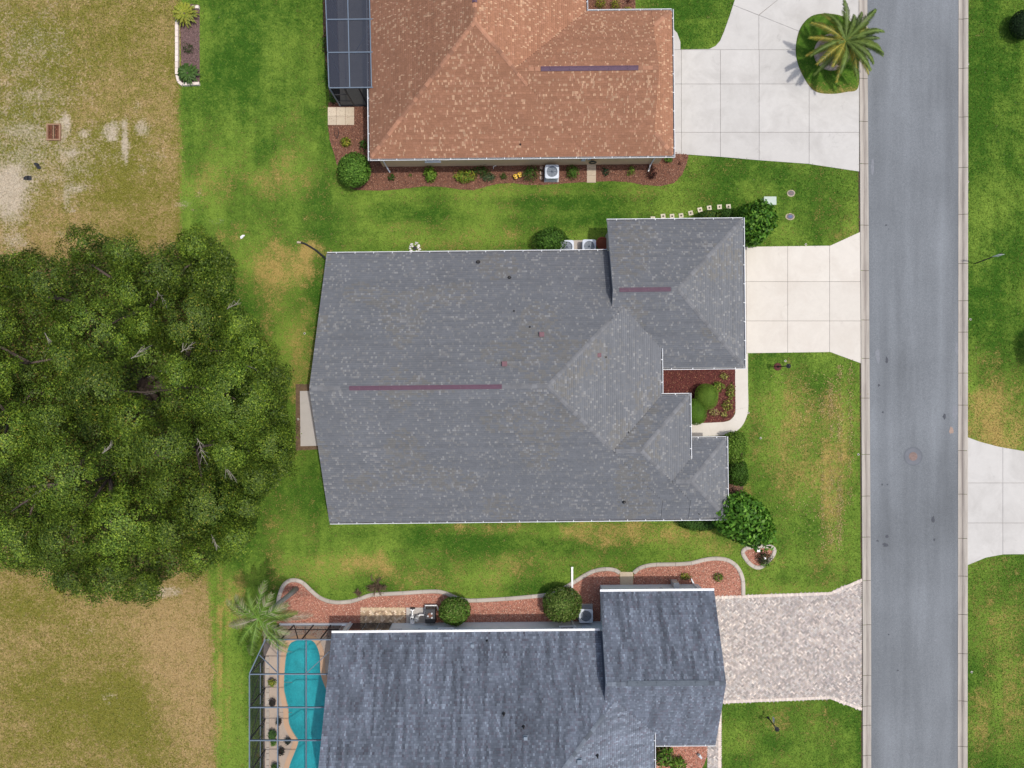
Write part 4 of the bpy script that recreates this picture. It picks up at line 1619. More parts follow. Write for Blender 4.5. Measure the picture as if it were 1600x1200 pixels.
def pal_slate(rng, t, r, i, j):
    # stained streaks run down the slope
    n = float(vnoise(t * 5.5 + i * 9 + j * 4, r * 0.8, 23))
    m = float(vnoise(t * 0.35, r * 0.3, 29))
    f = 1.16 * (0.58 + 0.82 * n) * (0.95 + 0.1 * m) * rng.uniform(0.82, 1.18)
    if j == 1 or (i == 0 and j == 2):  # sunlit look painted into the colour: east and south slopes made lighter
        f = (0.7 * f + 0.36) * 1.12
    u = rng.random()
    if u < 0.16:
        return (0.15 * f, 0.175 * f, 0.215 * f), rng.uniform(0.08, 0.13)
    if u < 0.3:
        return (0.10 * f, 0.103 * f, 0.13 * f), rng.uniform(0.08, 0.16)
    return (0.108 * f, 0.124 * f, 0.156 * f), rng.uniform(0.08, 0.17)


roof_b = deck(rb, 'roof', pm('roof_board_white', (0.62, 0.63, 0.64), 0.6, 0.05), hb, felt=(0.10, 0.115, 0.15))
VIEW_B = (-13, 14, -29, -13)
link('shingles', shingles(rb, pal_slate, 6, wmin=0.12, wmax=0.24, view=VIEW_B), roof_b, kind='stuff')
CAP_S = pm('cap_slate', (0.12, 0.14, 0.17), 0.9, 0.1, rnd=0.4)
gmb = (-23.65 - 13.65) / 2
zrb = 2.8 + PITCH * 8.7
xhb = 8.95 - (zrb - 3.3) / PITCH
ymb = (-33.6 - 16.2) / 2
caps(rb, roof_b, [((xhb, ymb), (5.55, ymb + 5.55 - xhb)), ((5.75, gmb), (13.0, gmb)), ((-11.8, ymb), (xhb, ymb))], CAP_S, 'slate')
vent_strip(rb, roof_b, 7.0, 12.0, gmb + 0.02, pm('vent_slate', (0.10, 0.12, 0.145), 0.8, 0.2), w=0.34)
for px, py, r, h, k in ((761, 1001, .035, .25, 'p'), (738, 1008, .1, .12, 'b'), (787, 1115, .05, .28, 'p'), (818, 1135, .045, .28, 'p'), (821, 1152, .1, .16, 'b'), (905, 1188, .13, .2, 'b'), (933, 1180, .05, .3, 'p')):
    x, y = on_roof(rb, ROT_B, px, py)
    pipe_vent(rb, roof_b, x, y, r, h, DARKMETAL if k == 'p' else pm('vent_steel', (0.16, 0.2, 0.25), 0.5), 'pipe' if k == 'p' else 'box')
gutter(hb, [((-11.93, -16.2), (5.6, -16.2), 2.8, (0, 1)), ((5.65, -13.65), (13.1, -13.65), 2.8, (0, 1))], covered=True, hang=0, w=0.17, mat=WHITE)
gutter(hb, [((13.1, -23.65), (9.1, -23.65), 2.8, (0, -1)), ((8.95, -22.5), (8.95, -33.6), 3.3, (1, 0))])
walls(hb, [(-11.6, -16.52), (-11.6, -33.2), (8.6, -33.2), (8.6, -23.3), (12.8, -23.3), (12.8, -14.0), (6.0, -14.0), (6.0, -16.52)], [2.7, 2.7, 3.2, 2.7, 2.7, 2.7, 2.7, 2.7], STUCCO_GREY,
      gables={0: (-11.6, ymb, zrb - .25), 4: (12.8, gmb, 2.8 + PITCH * 5 - .25)}.items())
window(hb, (-4.6, -16.52, 1.75), (0, 1), 1.0, 0.8)
window(hb, (3.6, -16.52, 1.7), (0, 1), 1.0, 1.0)
for x, z, w, h in ((-9.0, 1.6, .12, .2), (-7.9, 1.5, .7, .35), (-6.4, 1.4, .12, .2), (4.7, 1.1, .16, .22), (9.0, 1.2, .12, .2), (9.6, 1.5, .3, .4), (10.0, 1.1, .14, .3)):
    yy = -16.52 if x < 5.6 else -14.0
    MB().box((x, yy + 0.04, z), (w, 0.09, h)).build('wall_box', ACM, hb)
MB().box((11.05, -13.8, 0.62), (0.38, 0.38, 0.85)).build('utility_cabinet', pm('cabinet_grey', (0.5, 0.5, 0.5), 0.4, 0.05), hb)
downspout(hb, (12.2, -13.58, 2.66), (12.45, -13.93, 2.3), (12.3, -13.6, 0.1))
mb = MB(); mb.box((12.82, -18.7, 1.1), (0.06, 5.0, 2.2)); gd = mb.build('garage_door', VINYL, hb)
for k in range(4):
    for q in range(6):
        MB().box((12.86, -20.8 + q * 0.84, 0.3 + k * 0.54), (0.03, 0.7, 0.42)).build('door_panel', VINYL, gd)
# ------------------------------------------------------------------ plants
def uv_ellipsoid(mb, c, r, seg=18, ring=10, col=(0.04, 0.09, 0.015), zmin=-1.0):
    prof = []
    for k in range(ring + 1):
        a = -math.pi / 2 + math.pi * k / ring
        z = math.sin(a)
        if z < zmin:
            continue
        prof.append((math.cos(a) * 1.0 + 1e-4, z))
    vs, fs = [], []
    for rr, z in prof:
        for s in range(seg):
            b = 2 * math.pi * s / seg
            vs.append((c[0] + r[0] * rr * math.cos(b), c[1] + r[1] * rr * math.sin(b), c[2] + r[2] * z))
    for i in range(len(prof) - 1):
        for s in range(seg):
            s2 = (s + 1) % seg
            fs.append((i * seg + s, i * seg + s2, (i + 1) * seg + s2, (i + 1) * seg + s))
    mb.add(vs, fs, col)


G_DARK = [(0.038, 0.085, 0.016), (0.05, 0.115, 0.02), (0.065, 0.14, 0.025)]
G_MID = [(0.075, 0.17, 0.022), (0.10, 0.205, 0.028), (0.06, 0.135, 0.02), (0.14, 0.26, 0.04)]
G_LIME = [(0.14, 0.25, 0.03), (0.19, 0.30, 0.04), (0.10, 0.20, 0.025)]
G_YEL = [(0.26, 0.27, 0.03), (0.33, 0.31, 0.045), (0.17, 0.22, 0.025), (0.12, 0.18, 0.02)]
G_OLIVE = [(0.10, 0.15, 0.028), (0.13, 0.185, 0.04), (0.19, 0.25, 0.07), (0.065, 0.105, 0.022)]


def bush(label, px, py, rx, ry, h, n, leaf, cols, seed, name='shrub', cat='shrub', group=None, lump=0.12, mat=LEAF, depth=0.2, zc=None, lw=0.6, zfrac=0.55, flat=1.0, stem=True, rz=0.0, sq=2.0, core=True):
    """px, py = where the middle of the plant shows, rx, ry in pixels, h = height in metres"""
    zc = h * 0.55 if zc is None else zc
    c = W(px, py, zc)
    k = (CAM_H - zc) / FPX
    rx, ry = rx * k, ry * k
    rz_ = h - zc
    root = thing(name, label, cat, (c[0], c[1], 0), rz, group)
    rng = np.random.default_rng(seed)
    d = norm(rng.normal(size=(int(n * 1.5), 3)))
    d = d[d[:, 2] > -zfrac][:n]
    N = len(d)
    bumps = norm(rng.normal(size=(26, 3)))
    f = np.ones(N)
    for b in bumps:
        f += lump * rng.uniform(-0.6, 1.0) * np.exp(9 * (d @ b - 1))
    # sq > 2 makes a clipped, squarer body
    e = (np.abs(d[:, 0]) ** sq + np.abs(d[:, 1]) ** sq + np.abs(d[:, 2]) ** sq) ** (-1.0 / sq)
    r = f * e * rng.uniform(1 - depth, 1.0, N)
    P = d * r[:, None] * np.array([rx, ry, rz_]) + np.array([0, 0, zc])
    P[:, 2] = np.maximum(P[:, 2], 0.03)
    nr = d / np.array([rx, ry, rz_]) * rx + rng.normal(0, 0.55, (N, 3))
    V, F = leaf_arrays(P, nr, leaf, leaf * lw, rng)
    V[:, 2] = np.maximum(V[:, 2], 0.02)
    C = np.array(cols)[rng.integers(0, len(cols), N)] * rng.uniform(0.75, 1.25, N)[:, None]
    link('foliage', np_mesh('foliage', V, F, np.repeat(C, 4, 0), mat), root)
    if core:
        mb = MB()
        cc = tuple(np.mean(cols, 0) * 0.8)  # shade between the leaves painted in: core colour darker than the foliage
        zz = max(rz_, 0.1)
        uv_ellipsoid(mb, (0, 0, zc), (rx * (0.95 - depth), ry * (0.95 - depth), zz * (0.95 - depth)), col=cc, zmin=-0.7)
        mb.build('inner_foliage', mat, root, smooth=True)
    if stem:
        MB().tube([(0, 0, -0.02), (0.01, 0.01, zc * 0.5), (0.0, 0.02, zc)], [0.06 * h ** .5, 0.045 * h ** .5, 0.03], 7).build('stem', BARK, root)
    return root


bush('clipped round boxwood at the corner of the orange roofed house', 553, 266, 26, 26, 1.9, 3600, 0.14, G_MID, 31, lump=0.1, depth=0.18)
bush('round clipped shrub beside the black pool heater', 710.5, 955, 24.5, 23, 1.7, 3200, 0.13, G_MID + G_OLIVE, 32, lump=0.1, depth=0.18)
bush('large olive green clipped shrub over the white downspout pipe', 879, 943.5, 29, 27, 2.0, 4200, 0.12, G_OLIVE + G_MID[:1], 33, lump=0.1, depth=0.18, sq=2.5)
bush('leafy shrub beside the two air conditioners behind the grey roof', 861, 376, 25, 22, 1.6, 3200, 0.12, G_MID[:3] + G_DARK, 34, lump=0.25, depth=0.35)
bush('big glossy shrub at the garage corner of the grey roofed house', 1178, 350, 27, 30, 3.0, 4200, 0.26, [(0.06, 0.17, 0.015), (0.09, 0.22, 0.022), (0.15, 0.30, 0.035), (0.045, 0.12, 0.015)], 35, lump=0.35, mat=LEAFG, depth=0.5, zc=1.6)
bush('low dark shrub beside the stepping stones', 1108, 337, 17, 9, 0.8, 1500, 0.10, G_DARK + [(0.10, 0.13, 0.02)], 36, lump=0.3, depth=0.35)
bush('dark low shrub below the big glossy shrub', 1136, 334, 12, 9, 0.9, 900, 0.10, G_DARK, 37, lump=0.3, depth=0.35)
bush('large bright green leafy tree overhanging the grey roof corner', 1161, 809, 37, 39, 3.5, 5200, 0.30, [(0.065, 0.18, 0.018), (0.10, 0.245, 0.026), (0.16, 0.32, 0.04), (0.05, 0.13, 0.015), (0.09, 0.215, 0.022)], 38, name='leafy_tree', cat='tree', lump=0.5, mat=LEAFG, depth=0.5, zc=1.9)
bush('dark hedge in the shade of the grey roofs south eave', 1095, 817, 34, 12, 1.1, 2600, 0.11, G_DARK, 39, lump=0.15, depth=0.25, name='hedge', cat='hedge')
bush('light green clipped hedge at the front corner by the walk', 1147, 699, 18, 23, 1.5, 3000, 0.11, [(0.10, 0.20, 0.022), (0.14, 0.25, 0.03), (0.075, 0.15, 0.018), (0.19, 0.29, 0.05)], 40, lump=0.10, depth=0.2, name='hedge', cat='hedge', sq=3.0)
bush('darker clipped hedge below the light green hedge', 1153, 739, 15, 19, 1.3, 2600, 0.11, [(0.05, 0.115, 0.015), (0.07, 0.15, 0.02), (0.04, 0.09, 0.013)], 41, lump=0.12, depth=0.2, name='hedge', cat='hedge', sq=3.0)
bush('rounded light green shrub in the maroon courtyard bed', 1104, 620, 18, 20, 1.4, 5200, 0.05, [(0.15, 0.26, 0.035), (0.18, 0.29, 0.04), (0.12, 0.22, 0.03)], 42, lump=0.04, depth=0.08, sq=2.3)
bush('rounded dark green shrub against the courtyard roof edge', 1088, 643, 16, 21, 1.35, 4600, 0.05, [(0.105, 0.215, 0.025), (0.13, 0.245, 0.03), (0.085, 0.18, 0.022)], 43, lump=0.04, depth=0.08, sq=2.3)
bush('dark round shrub at the right edge of the picture', 1601, 38, 23, 23, 1.3, 3600, 0.08, [(0.016, 0.036, 0.012), (0.022, 0.045, 0.014), (0.014, 0.03, 0.012)], 44, lump=0.05, depth=0.13)
bush('tree standing past the right edge of the lawn', 1674, 543, 34, 34, 3.8, 3200, 0.2, G_MID, 45, name='leafy_tree', cat='tree', lump=0.3, depth=0.4, zc=2.2)

# loose plants of the beds: (label, px, py, rx, ry, height, leaf length, colours, leaves)
BEDP = [
    ('lime green spiky plant below the tan wall', 673, 273, 11, 12, .6, .2, G_LIME, 330),
    ('yellow green plant clump below the wall vent', 727, 276, 16, 11, .5, .17, G_YEL[:3] + G_LIME, 420),
    ('dark green plant close to the tan wall', 752, 267, 15, 8, .5, .13, G_DARK, 260),
    ('grey green plant with pale blooms in the mulch', 762, 277, 13, 8, .4, .13, [(0.06, 0.11, 0.05), (0.09, 0.14, 0.07), (0.045, 0.09, 0.03)], 240),
    ('small dark plant left of the yellow ornament', 787, 276, 6, 6, .35, .11, G_DARK, 120),
    ('round dark shrub right of the yellow ornament', 829, 271, 12, 12, .8, .12, G_DARK + G_MID[:1], 520),
    ('round shrub right of the air conditioner in the mulch', 895, 269, 10, 11, .7, .12, G_MID[:3], 430),
    ('small dark tuft right of the stone path', 946, 269, 6, 7, .3, .14, [(0.03, 0.06, 0.03)], 90),
    ('small yellow green plant in the mulch', 986, 267, 6, 8, .4, .12, G_LIME, 130),
    ('maroon leaved plant in the mulch', 1018, 272, 8, 8, .5, .13, [(0.04, 0.012, 0.014), (0.06, 0.018, 0.018), (0.03, 0.02, 0.012)], 200),
    ('tiny red plant near the driveway', 1062, 255, 3, 3, .2, .08, [(0.07, 0.02, 0.015)], 40),
    ('green plant at the foot of the white downspout', 1044, 249, 8, 6, .5, .12, G_MID[:3], 200),
    ('yellow croton beside the pale stepping slabs', 540, 222, 9, 9, .5, .16, G_YEL, 200),
    ('small dark plant left of the lime plant', 612, 277, 6, 6, .35, .12, G_DARK, 130),
    ('tiny green weed in the mulch', 641, 274, 3, 3, .2, .09, G_MID, 40),
    ('dark plant in the shade of the orange eave', 568, 226, 8, 10, .5, .13, G_DARK, 200),
    ('yellow rounded shrub at the top edge', 939, 5, 8, 8, .6, .09, G_YEL, 380),
    ('second yellow shrub at the top edge', 961, 8, 7.5, 8, .6, .09, G_YEL, 360),
    ('small yellow shrub against the orange roof', 981, 14, 6, 4, .4, .09, G_YEL, 160),
    ('tiny red plant at the top edge', 982, 1, 4, 4, .3, .1, [(0.09, 0.02, 0.02)], 60),
    ('dark plant beside the upper screened porch wall', 509, 68, 6, 18, .6, .13, G_DARK + [(0.08, 0.04, 0.03)], 260),
    ('dark plant beside the lower screened porch wall', 513, 118, 6, 20, .6, .13, G_DARK, 260),
    ('leafy plant at the porch corner by the slabs', 521, 154, 7, 9, .5, .13, G_DARK + G_MID[:1], 180),
    ('bright green plant in the middle of the stone chips', 1123, 902, 9, 8, .4, .15, [(0.09, 0.16, 0.02), (0.13, 0.2, 0.03), (0.06, 0.11, 0.02)], 130),
    ('yellow green plant beside the grey utility cabinet', 1070, 900, 8, 6, .35, .15, G_YEL[:2] + G_LIME, 90),
    ('dark twiggy plant in the kidney shaped bed', 1194, 872, 13, 12, .6, .12, [(0.03, 0.035, 0.02), (0.05, 0.055, 0.03), (0.04, 0.07, 0.02)], 460),
    ('green plant below the kidney shaped bed', 1196, 881, 8, 6, .4, .12, G_MID, 160),
    ('variegated plant nearest the garage in the courtyard', 1131, 588, 7, 6, .35, .15, [(0.42, 0.38, 0.12), (0.3, 0.3, 0.08), (0.16, 0.2, 0.05)], 90),
    ('lime edged plant touching the light green shrub', 1121, 604, 10, 9, .5, .16, G_LIME + [(0.32, 0.33, 0.08)], 210),
    ('variegated plant beside the upper walk', 1141, 612, 7, 13, .4, .16, [(0.36, 0.36, 0.09), (0.2, 0.24, 0.05), (0.12, 0.18, 0.03)], 170),
    ('variegated plant in the middle of the courtyard bed', 1136, 634, 8, 9, .4, .16, [(0.38, 0.37, 0.09), (0.24, 0.27, 0.05), (0.16, 0.2, 0.04)], 130),
    ('variegated plant at the corner of the courtyard bed', 1131, 648, 6, 5, .3, .15, [(0.4, 0.36, 0.12), (0.22, 0.25, 0.06)], 70),
    ('pale dry plant below the light green shrub', 1115, 644, 9, 6, .3, .16, [(0.42, 0.33, 0.17), (0.25, 0.24, 0.07)], 80),
    ('tall plants beside the slate garage entry', 1038, 1180, 15, 16, 1.0, .3, G_MID + [(0.12, 0.1, 0.05)], 330),
    ('bright green clump by the slate garage entry', 1058, 1194, 14, 14, .6, .22, G_LIME + G_MID, 300),
    ('reddish plant against the slate garage entry', 1036, 1170, 12, 7, .7, .22, [(0.12, 0.07, 0.03), (0.08, 0.05, 0.025), (0.16, 0.13, 0.05)], 160),
    ('low weeds inside the white edged planter', 294, 76, 9, 10, .3, .11, [(0.05, 0.07, 0.025), (0.04, 0.06, 0.02)], 150),
]
for k, (lb, px, py, rx, ry, h, lf, cols, n) in enumerate(BEDP):
    bush(lb, px, py, rx, ry, h, n, lf, cols, 100 + k, name='bed_plant', cat='plant', group='plants in the beds', lump=0.3, depth=0.6, lw=0.42, stem=False, core=False, zc=h * 0.4)

# leafless brown bushes on the lawn
TWIG = pm('brown_twig', (0.14, 0.095, 0.06), 0.95, 0.3)


def dead_bush(label, px, py, rpx, h, n, seed):
    c = W(px, py, 0)
    root = thing('dead_shrub', label, 'shrub', c)
    rng = random.Random(seed)
    r = rpx * S0
    for k in range(n):
        a = rng.uniform(0, 2 * math.pi)
        e = rng.uniform(0.25, 1.2)
        L = r * rng.uniform(0.6, 1.05)
        p = Vector((0, 0, 0)); d = Vector((math.cos(a) * math.cos(e), math.sin(a) * math.cos(e) * 0.75, math.sin(e) * h / r))
        mb = MB()
        pts = [p]
        for s in range(4):
            d = d + Vector((rng.uniform(-.35, .35), rng.uniform(-.35, .35), rng.uniform(-.2, .15)))
            pts.append(pts[-1] + d.normalized() * L / 4)
        mb.tube(pts, [0.02, 0.018, 0.014, 0.01, 0.006], 4)
        for s in (2, 3, 4):
            for _ in range(5):
                q = pts[s] + Vector((rng.gauss(0, .1), rng.gauss(0, .1), rng.gauss(0.03, .06)))
                q.z = max(q.z, 0.02)
                mb.tube([pts[s - 1], q], [0.012, 0.008], 4, cap=False)
        for v in range(len(mb.v)):
            mb.v[v] = (mb.v[v][0], mb.v[v][1], max(mb.v[v][2], 0.012))
        mb.build('branch', TWIG, root)


dead_bush('wide leafless brown bush on the lawn beside the edging', 589, 914, 19, .5, 26, 1)
dead_bush('tiny leafless brown bush beside the wider one', 560, 926, 7, .3, 10, 2)


# the big oak
def oak():
    outline = [(-150, 430), (-60, 390), (0, 385), (30, 378), (60, 388), (100, 392), (118, 362), (150, 350), (185, 362), (205, 378), (240, 390), (268, 366), (305, 350), (345, 358), (374, 392), (366, 440), (392, 478), (412, 520), (438, 556),
               (466, 590), (458, 640), (472, 690), (466, 735), (440, 772), (412, 788), (407, 850), (370, 882), (310, 906), (285, 908), (255, 925), (228, 952), (190, 956), (150, 945), (85, 925), (64, 905), (0, 900), (-80, 880), (-150, 830), (-190, 640)]
    holes = [(233, 606, 20), (40, 527, 22), (62, 548, 12), (165, 430, 14), (235, 545, 10), (345, 425, 14), (165, 700, 14), (55, 625, 12), (310, 690, 9), (340, 735, 10), (190, 735, 14), (255, 875, 12), (45, 790, 16)]
    base = W(236, 603, 0.4)
    root = thing('oak_tree', 'huge spreading evergreen oak with dense dark crown on the left', 'tree', (base[0], base[1], 0))
    B = Vector((base[0], base[1], 0))
    rng = np.random.default_rng(99)
    cpx, cpy, R = 166.0, 650.0, 305.0
    ang12 = np.arange(0, 2 * math.pi, math.pi / 6)
    cosr, sinr = np.cos(ang12), np.sin(ang12)

    def inside(px, py, rad):
        return in_poly(px + cosr * rad, py + sinr * rad, outline).all()

    lobes = []
    tries = 0
    while len(lobes) < 120 and tries < 9000:
        tries += 1
        px, py = rng.uniform(-190, 475), rng.uniform(345, 960)
        rad = rng.uniform(46, 78) if tries < 900 else (rng.uniform(34, 52) if tries < 3500 else rng.uniform(24, 38))
        if any(math.hypot(px - hx, py - hy) < rad * 0.85 + hr for hx, hy, hr in holes):
            continue
        if any(math.hypot(px - l[0], py - l[1]) < 0.78 * (rad + l[3]) for l in lobes):
            continue
        if not inside(px, py, rad * 0.92) and (rad > 34 or not inside(px, py, rad * 0.75)):
            continue
        rho = min(1.0, math.hypot(px - cpx, py - cpy) / R)
        z = 3.8 + 6.0 * (1 - rho ** 2.0) + rng.uniform(-1.6, 1.6) * (1.0 if rho < .8 else .4)
        lobes.append((px, py, z, rad))
    # darker understorey lobes that fill the gaps lower down
    under = []
    tries = 0
    while len(under) < 75 and tries < 9000:
        tries += 1
        px, py = rng.uniform(-190, 475), rng.uniform(345, 960)
        rad = rng.uniform(26, 42)
        if any(math.hypot(px - hx, py - hy) < rad * 0.8 + hr * .8 for hx, hy, hr in holes[:2]):
            continue
        if any(math.hypot(px - l[0], py - l[1]) < l[3] * .7 for l in lobes) or any(math.hypot(px - l[0], py - l[1]) < 34 for l in under):
            continue
        if not inside(px, py, rad * 0.85):
            continue
        rho = min(1.0, math.hypot(px - cpx, py - cpy) / R)
        under.append((px, py, 2.0 + 2.2 * (1 - rho ** 2) + rng.uniform(-.5, .5), rad))
    pal = np.array([(0.062, 0.108, 0.012), (0.090, 0.142, 0.015), (0.038, 0.074, 0.009), (0.145, 0.200, 0.022), (0.068, 0.115, 0.013)])
    Vs, Fs, Cs = [], [], []
    o = 0
    tips = []
    for li, (px, py, z, rad) in enumerate(lobes + under):
        c = np.array(W(px, py, z))
        r = rad * (CAM_H - z) / FPX
        tips.append((c, r))
        und = li >= len(lobes)
        npuff = int((30 if not und else 14) * (r / 1.7) ** 2) + 8
        tone = rng.uniform(0.78, 1.55)
        yellow = rng.random() < 0.3
        d = norm(rng.normal(size=(npuff * 3, 3)))
        d = d[d[:, 2] > -0.25][:npuff]
        pc = c + d * np.array([r, r, r * 0.8]) * rng.uniform(0.6, 0.98, len(d))[:, None]
        for p, dd in zip(pc, d):
            pr = rng.uniform(0.30, 0.66)
            nl = int((108 if not und else 60) * (pr / 0.45) ** 2)
            q = norm(rng.normal(size=(nl, 3)))
            q[:, 2] = np.abs(q[:, 2]) * 1.0 - 0.25
            pts = p + q * pr * rng.uniform(0.5, 1.05, nl)[:, None] * np.array([1, 1, 0.75])
            nr = q * 0.6 + dd * 1.3 + np.array([0, 0, 0.25]) + rng.normal(0, 0.45, (nl, 3))
            V, F = leaf_arrays(pts, nr, 0.125, 0.076, rng)
            C = pal[rng.integers(0, len(pal), nl)] * rng.uniform(0.75, 1.3, nl)[:, None] * tone * rng.uniform(0.85, 1.15)
            if yellow:
                m = rng.random(nl) < 0.035
                C[m] = np.array([0.24, 0.22, 0.03]) * rng.uniform(0.7, 1.2, m.sum())[:, None]
            Vs.append(V - np.array([B.x, B.y, 0])); Fs.append(F + o); Cs.append(np.repeat(C, 4, 0))
            o += len(V)
    # lower storey of leaves seen between the big clumps
    nl = 130000
    qx, qy = rng.uniform(-190, 475, nl), rng.uniform(345, 960, nl)
    ok = in_poly(qx, qy, [(232 + (a - 232) * .95, 640 + (b_ - 640) * .95) for a, b_ in outline]) & (np.hypot(qx - 233, qy - 606) > 20)
    qx, qy = qx[ok], qy[ok]
    nl = len(qx)
    rho = np.minimum(1, np.hypot(qx - cpx, qy - cpy) / R)
    cl = vnoise(qx * .05, qy * .05, 5)
    qz = 1.7 + 1.3 * (1 - rho ** 2) + 1.4 * cl + rng.uniform(-.5, .5, nl)
    kk = (CAM_H - qz) / FPX
    pts = np.stack([(qx - 800) * kk, (600 - qy) * kk, qz], 1)
    V, F = leaf_arrays(pts, np.array([0, 0, 1.]) + rng.normal(0, .5, (nl, 3)), 0.16, 0.1, rng)
    C = pal[rng.integers(0, len(pal), nl)] * rng.uniform(0.75, 1.2, nl)[:, None]
    Vs.append(V - np.array([B.x, B.y, 0])); Fs.append(F + o); Cs.append(np.repeat(C, 4, 0))
    o += len(V)
    V, F, C = np.concatenate(Vs), np.concatenate(Fs), np.concatenate(Cs)
    print('oak lobes', len(lobes), len(under), 'leaves', len(F))
    link('crown', np_mesh('crown', V, F, C, OAKLEAF), root, kind='stuff')
    # trunk and limbs
    mb = MB()
    mb.tube([(0, 0, -0.1), (0.05, 0.02, 0.4), (0.0, 0.05, 1.2), (0.05, 0.0, 2.2)], [0.95, 0.72, 0.62, 0.66], 14)
    mb.build('trunk', BARK, root, smooth=True)
    rr = random.Random(4)
    order = sorted(range(len(tips)), key=lambda i: -tips[i][1])[:34]
    mains = []
    for k in range(11):
        a = 2 * math.pi * k / 11 + rr.uniform(-.2, .2)
        L = rr.uniform(5.5, 8.5)
        pts = [Vector((0.1 * math.cos(a), 0.1 * math.sin(a), 1.7))]
        for s in range(1, 7):
            t = s / 6
            pts.append(Vector((math.cos(a + rr.uniform(-.12, .12)) * L * t, math.sin(a + rr.uniform(-.12, .12)) * L * t, 1.6 + 3.0 * t ** 1.3 + rr.uniform(-.2, .2))))
        mains.append(pts)
        MB().tube(pts, [0.30 - 0.04 * s for s in range(7)], 9).build('limb', BARK, root, smooth=True)
    for i in order:
        c, r = tips[i]
        q = Vector(c) - B
        best = min((p for m_ in mains for p in m_[1:]), key=lambda p: (p - q).length)
        mid_ = best.lerp(q, 0.5) + Vector((rr.uniform(-.4, .4), rr.uniform(-.4, .4), rr.uniform(-.1, .5)))
        MB().tube([best, mid_, q + Vector((0, 0, -0.2))], [0.10, 0.06, 0.03], 6).build('branch', BARK, root, smooth=True)
    # pale bare branches that stand out of the leaves
    spots = [(70, 520, -45, 2.2), (205, 560, 28, 1.1), (245, 455, -60, 0.9), (355, 483, 25, .8), (283, 550, 30, .8), (160, 708, 50, .7), (385, 570, -30, .6), (108, 612, 10, .9), (230, 590, 20, 1.0),
             (308, 685, -60, 1.2), (348, 722, -50, 1.0), (50, 775, 30, .8), (225, 617, 10, .8), (330, 835, -60, .8)]
    for px, py, ang, L in spots:
        rho = min(1.0, math.hypot(px - cpx, py - cpy) / R)
        z = 4.3 + 5.8 * (1 - rho ** 2)
        if math.hypot(px - 232, py - 608) < 30:
            z = 2.8
        p = Vector(W(px, py, z)) - B
        a = math.radians(ang)
        mb = MB()
        d = Vector((math.cos(a), math.sin(a), 0.15))
        pts = [p]
        for s in range(4):
            pts.append(pts[-1] + (d + Vector((rr.uniform(-.3, .3), rr.uniform(-.3, .3), rr.uniform(-.15, .25)))).normalized() * L / 4)
        mb.tube(pts, [0.022, 0.02, 0.016, 0.012, 0.007], 5)
        for s in range(1, 5):
            for _ in range(3):
                q = pts[s] + Vector((rr.gauss(d.x * .5, .3), rr.gauss(d.y * .5, .3), rr.uniform(0, .3))) * L * .5
                mb.tube([pts[s - 1].lerp(pts[s], .5), q], [0.014, 0.006], 4, cap=False)
        mb.build('dead_branch', PALEWOOD, root)


oak()


# palms and cycads
def frond(root, base, az, e0, L, droop, lmax, cols, seed, n=34, wid=0.035, stiff=0.35, tipc=None, fold=0.0):
    rng = random.Random(seed)
    mb = MB()
    d = Vector((math.cos(az), math.sin(az), 0))
    side = Vector((-d.y, d.x, 0))
    bend = rng.uniform(-0.12, 0.12)

    def at(s):
        return Vector(base) + d * (L * s * (1 - 0.12 * s)) + side * (bend * L * s * s) + Vector((0, 0, L * (math.sin(e0) * s - droop * s * s)))
    pts = [at(k / 8) for k in range(9)]
    c0 = cols[0]
    mb.tube(pts, [0.035 * L / 2.5 * (1 - 0.85 * k / 8) + 0.006 for k in range(9)], 5, tuple(v * 1.1 for v in c0))
    for k in range(n):
        s = 0.1 + 0.9 * (k + 0.5) / n
        p = at(s)
        t = (at(min(s + 0.02, 1.02)) - at(s - 0.02)).normalized()
        l = lmax * (0.35 + 0.65 * math.sin(math.pi * min(1, s * 0.9 + 0.1))) * rng.uniform(0.8, 1.15)
        c = rng.choice(cols)
        f = rng.uniform(0.75, 1.25)
        c = tuple(v * f for v in c)
        if tipc and rng.random() < s * 0.9:
            c = tuple(a * .3 + b * .7 for a, b in zip(c, tipc))
        for sg in (-1, 1):
            sd = t.cross(Vector((0, 0, 1))).normalized() * sg
            dir_ = (t * (0.55 + stiff * s) + sd * 0.85 + Vector((0, 0, fold - 0.25 - 0.2 * rng.random()))).normalized()
            nrm_ = dir_.cross(t).normalized()
            w = t * wid
            q = p + dir_ * l * 0.55
            e = p + dir_ * l + Vector((0, 0, -0.18 * l))
            mb.add([p - w * .5, p + w * .5, q + w * .6, e, q - w * .6], [(0, 1, 2, 3, 4)], c)
    return mb.build('frond', FROND, root)


PALM_G = [(0.14, 0.205, 0.045), (0.18, 0.25, 0.055), (0.105, 0.165, 0.035)]
PALM_Y = [(0.34, 0.29, 0.05), (0.24, 0.24, 0.045), (0.40, 0.33, 0.07)]
c = W(1320, 65, 2.2)
b = W(1304, 82, 0.15)
pr_ = thing('palm_tree', 'date palm with arching fronds in the round driveway island', 'palm', (b[0], b[1], 0.12))
top = (c[0] - b[0], c[1] - b[1], 2.0)
MB().tube([(0, 0, -0.05), (top[0] * .3, top[1] * .3, 0.6), (top[0] * .7, top[1] * .7, 1.3), top], [0.34, 0.29, 0.27, 0.30], 12).build('trunk', BARK, pr_, smooth=True)
rr = random.Random(21)
angs = [8, 14, 22, 32, 40, 48, 58, 70, 82, 95, 108, 122, 140, 160, 176, 192, 205, 218, 228, 240, 252, 266, 280, 293, 306, 318, 330, 338, 346, 354, 2, 300, 62]
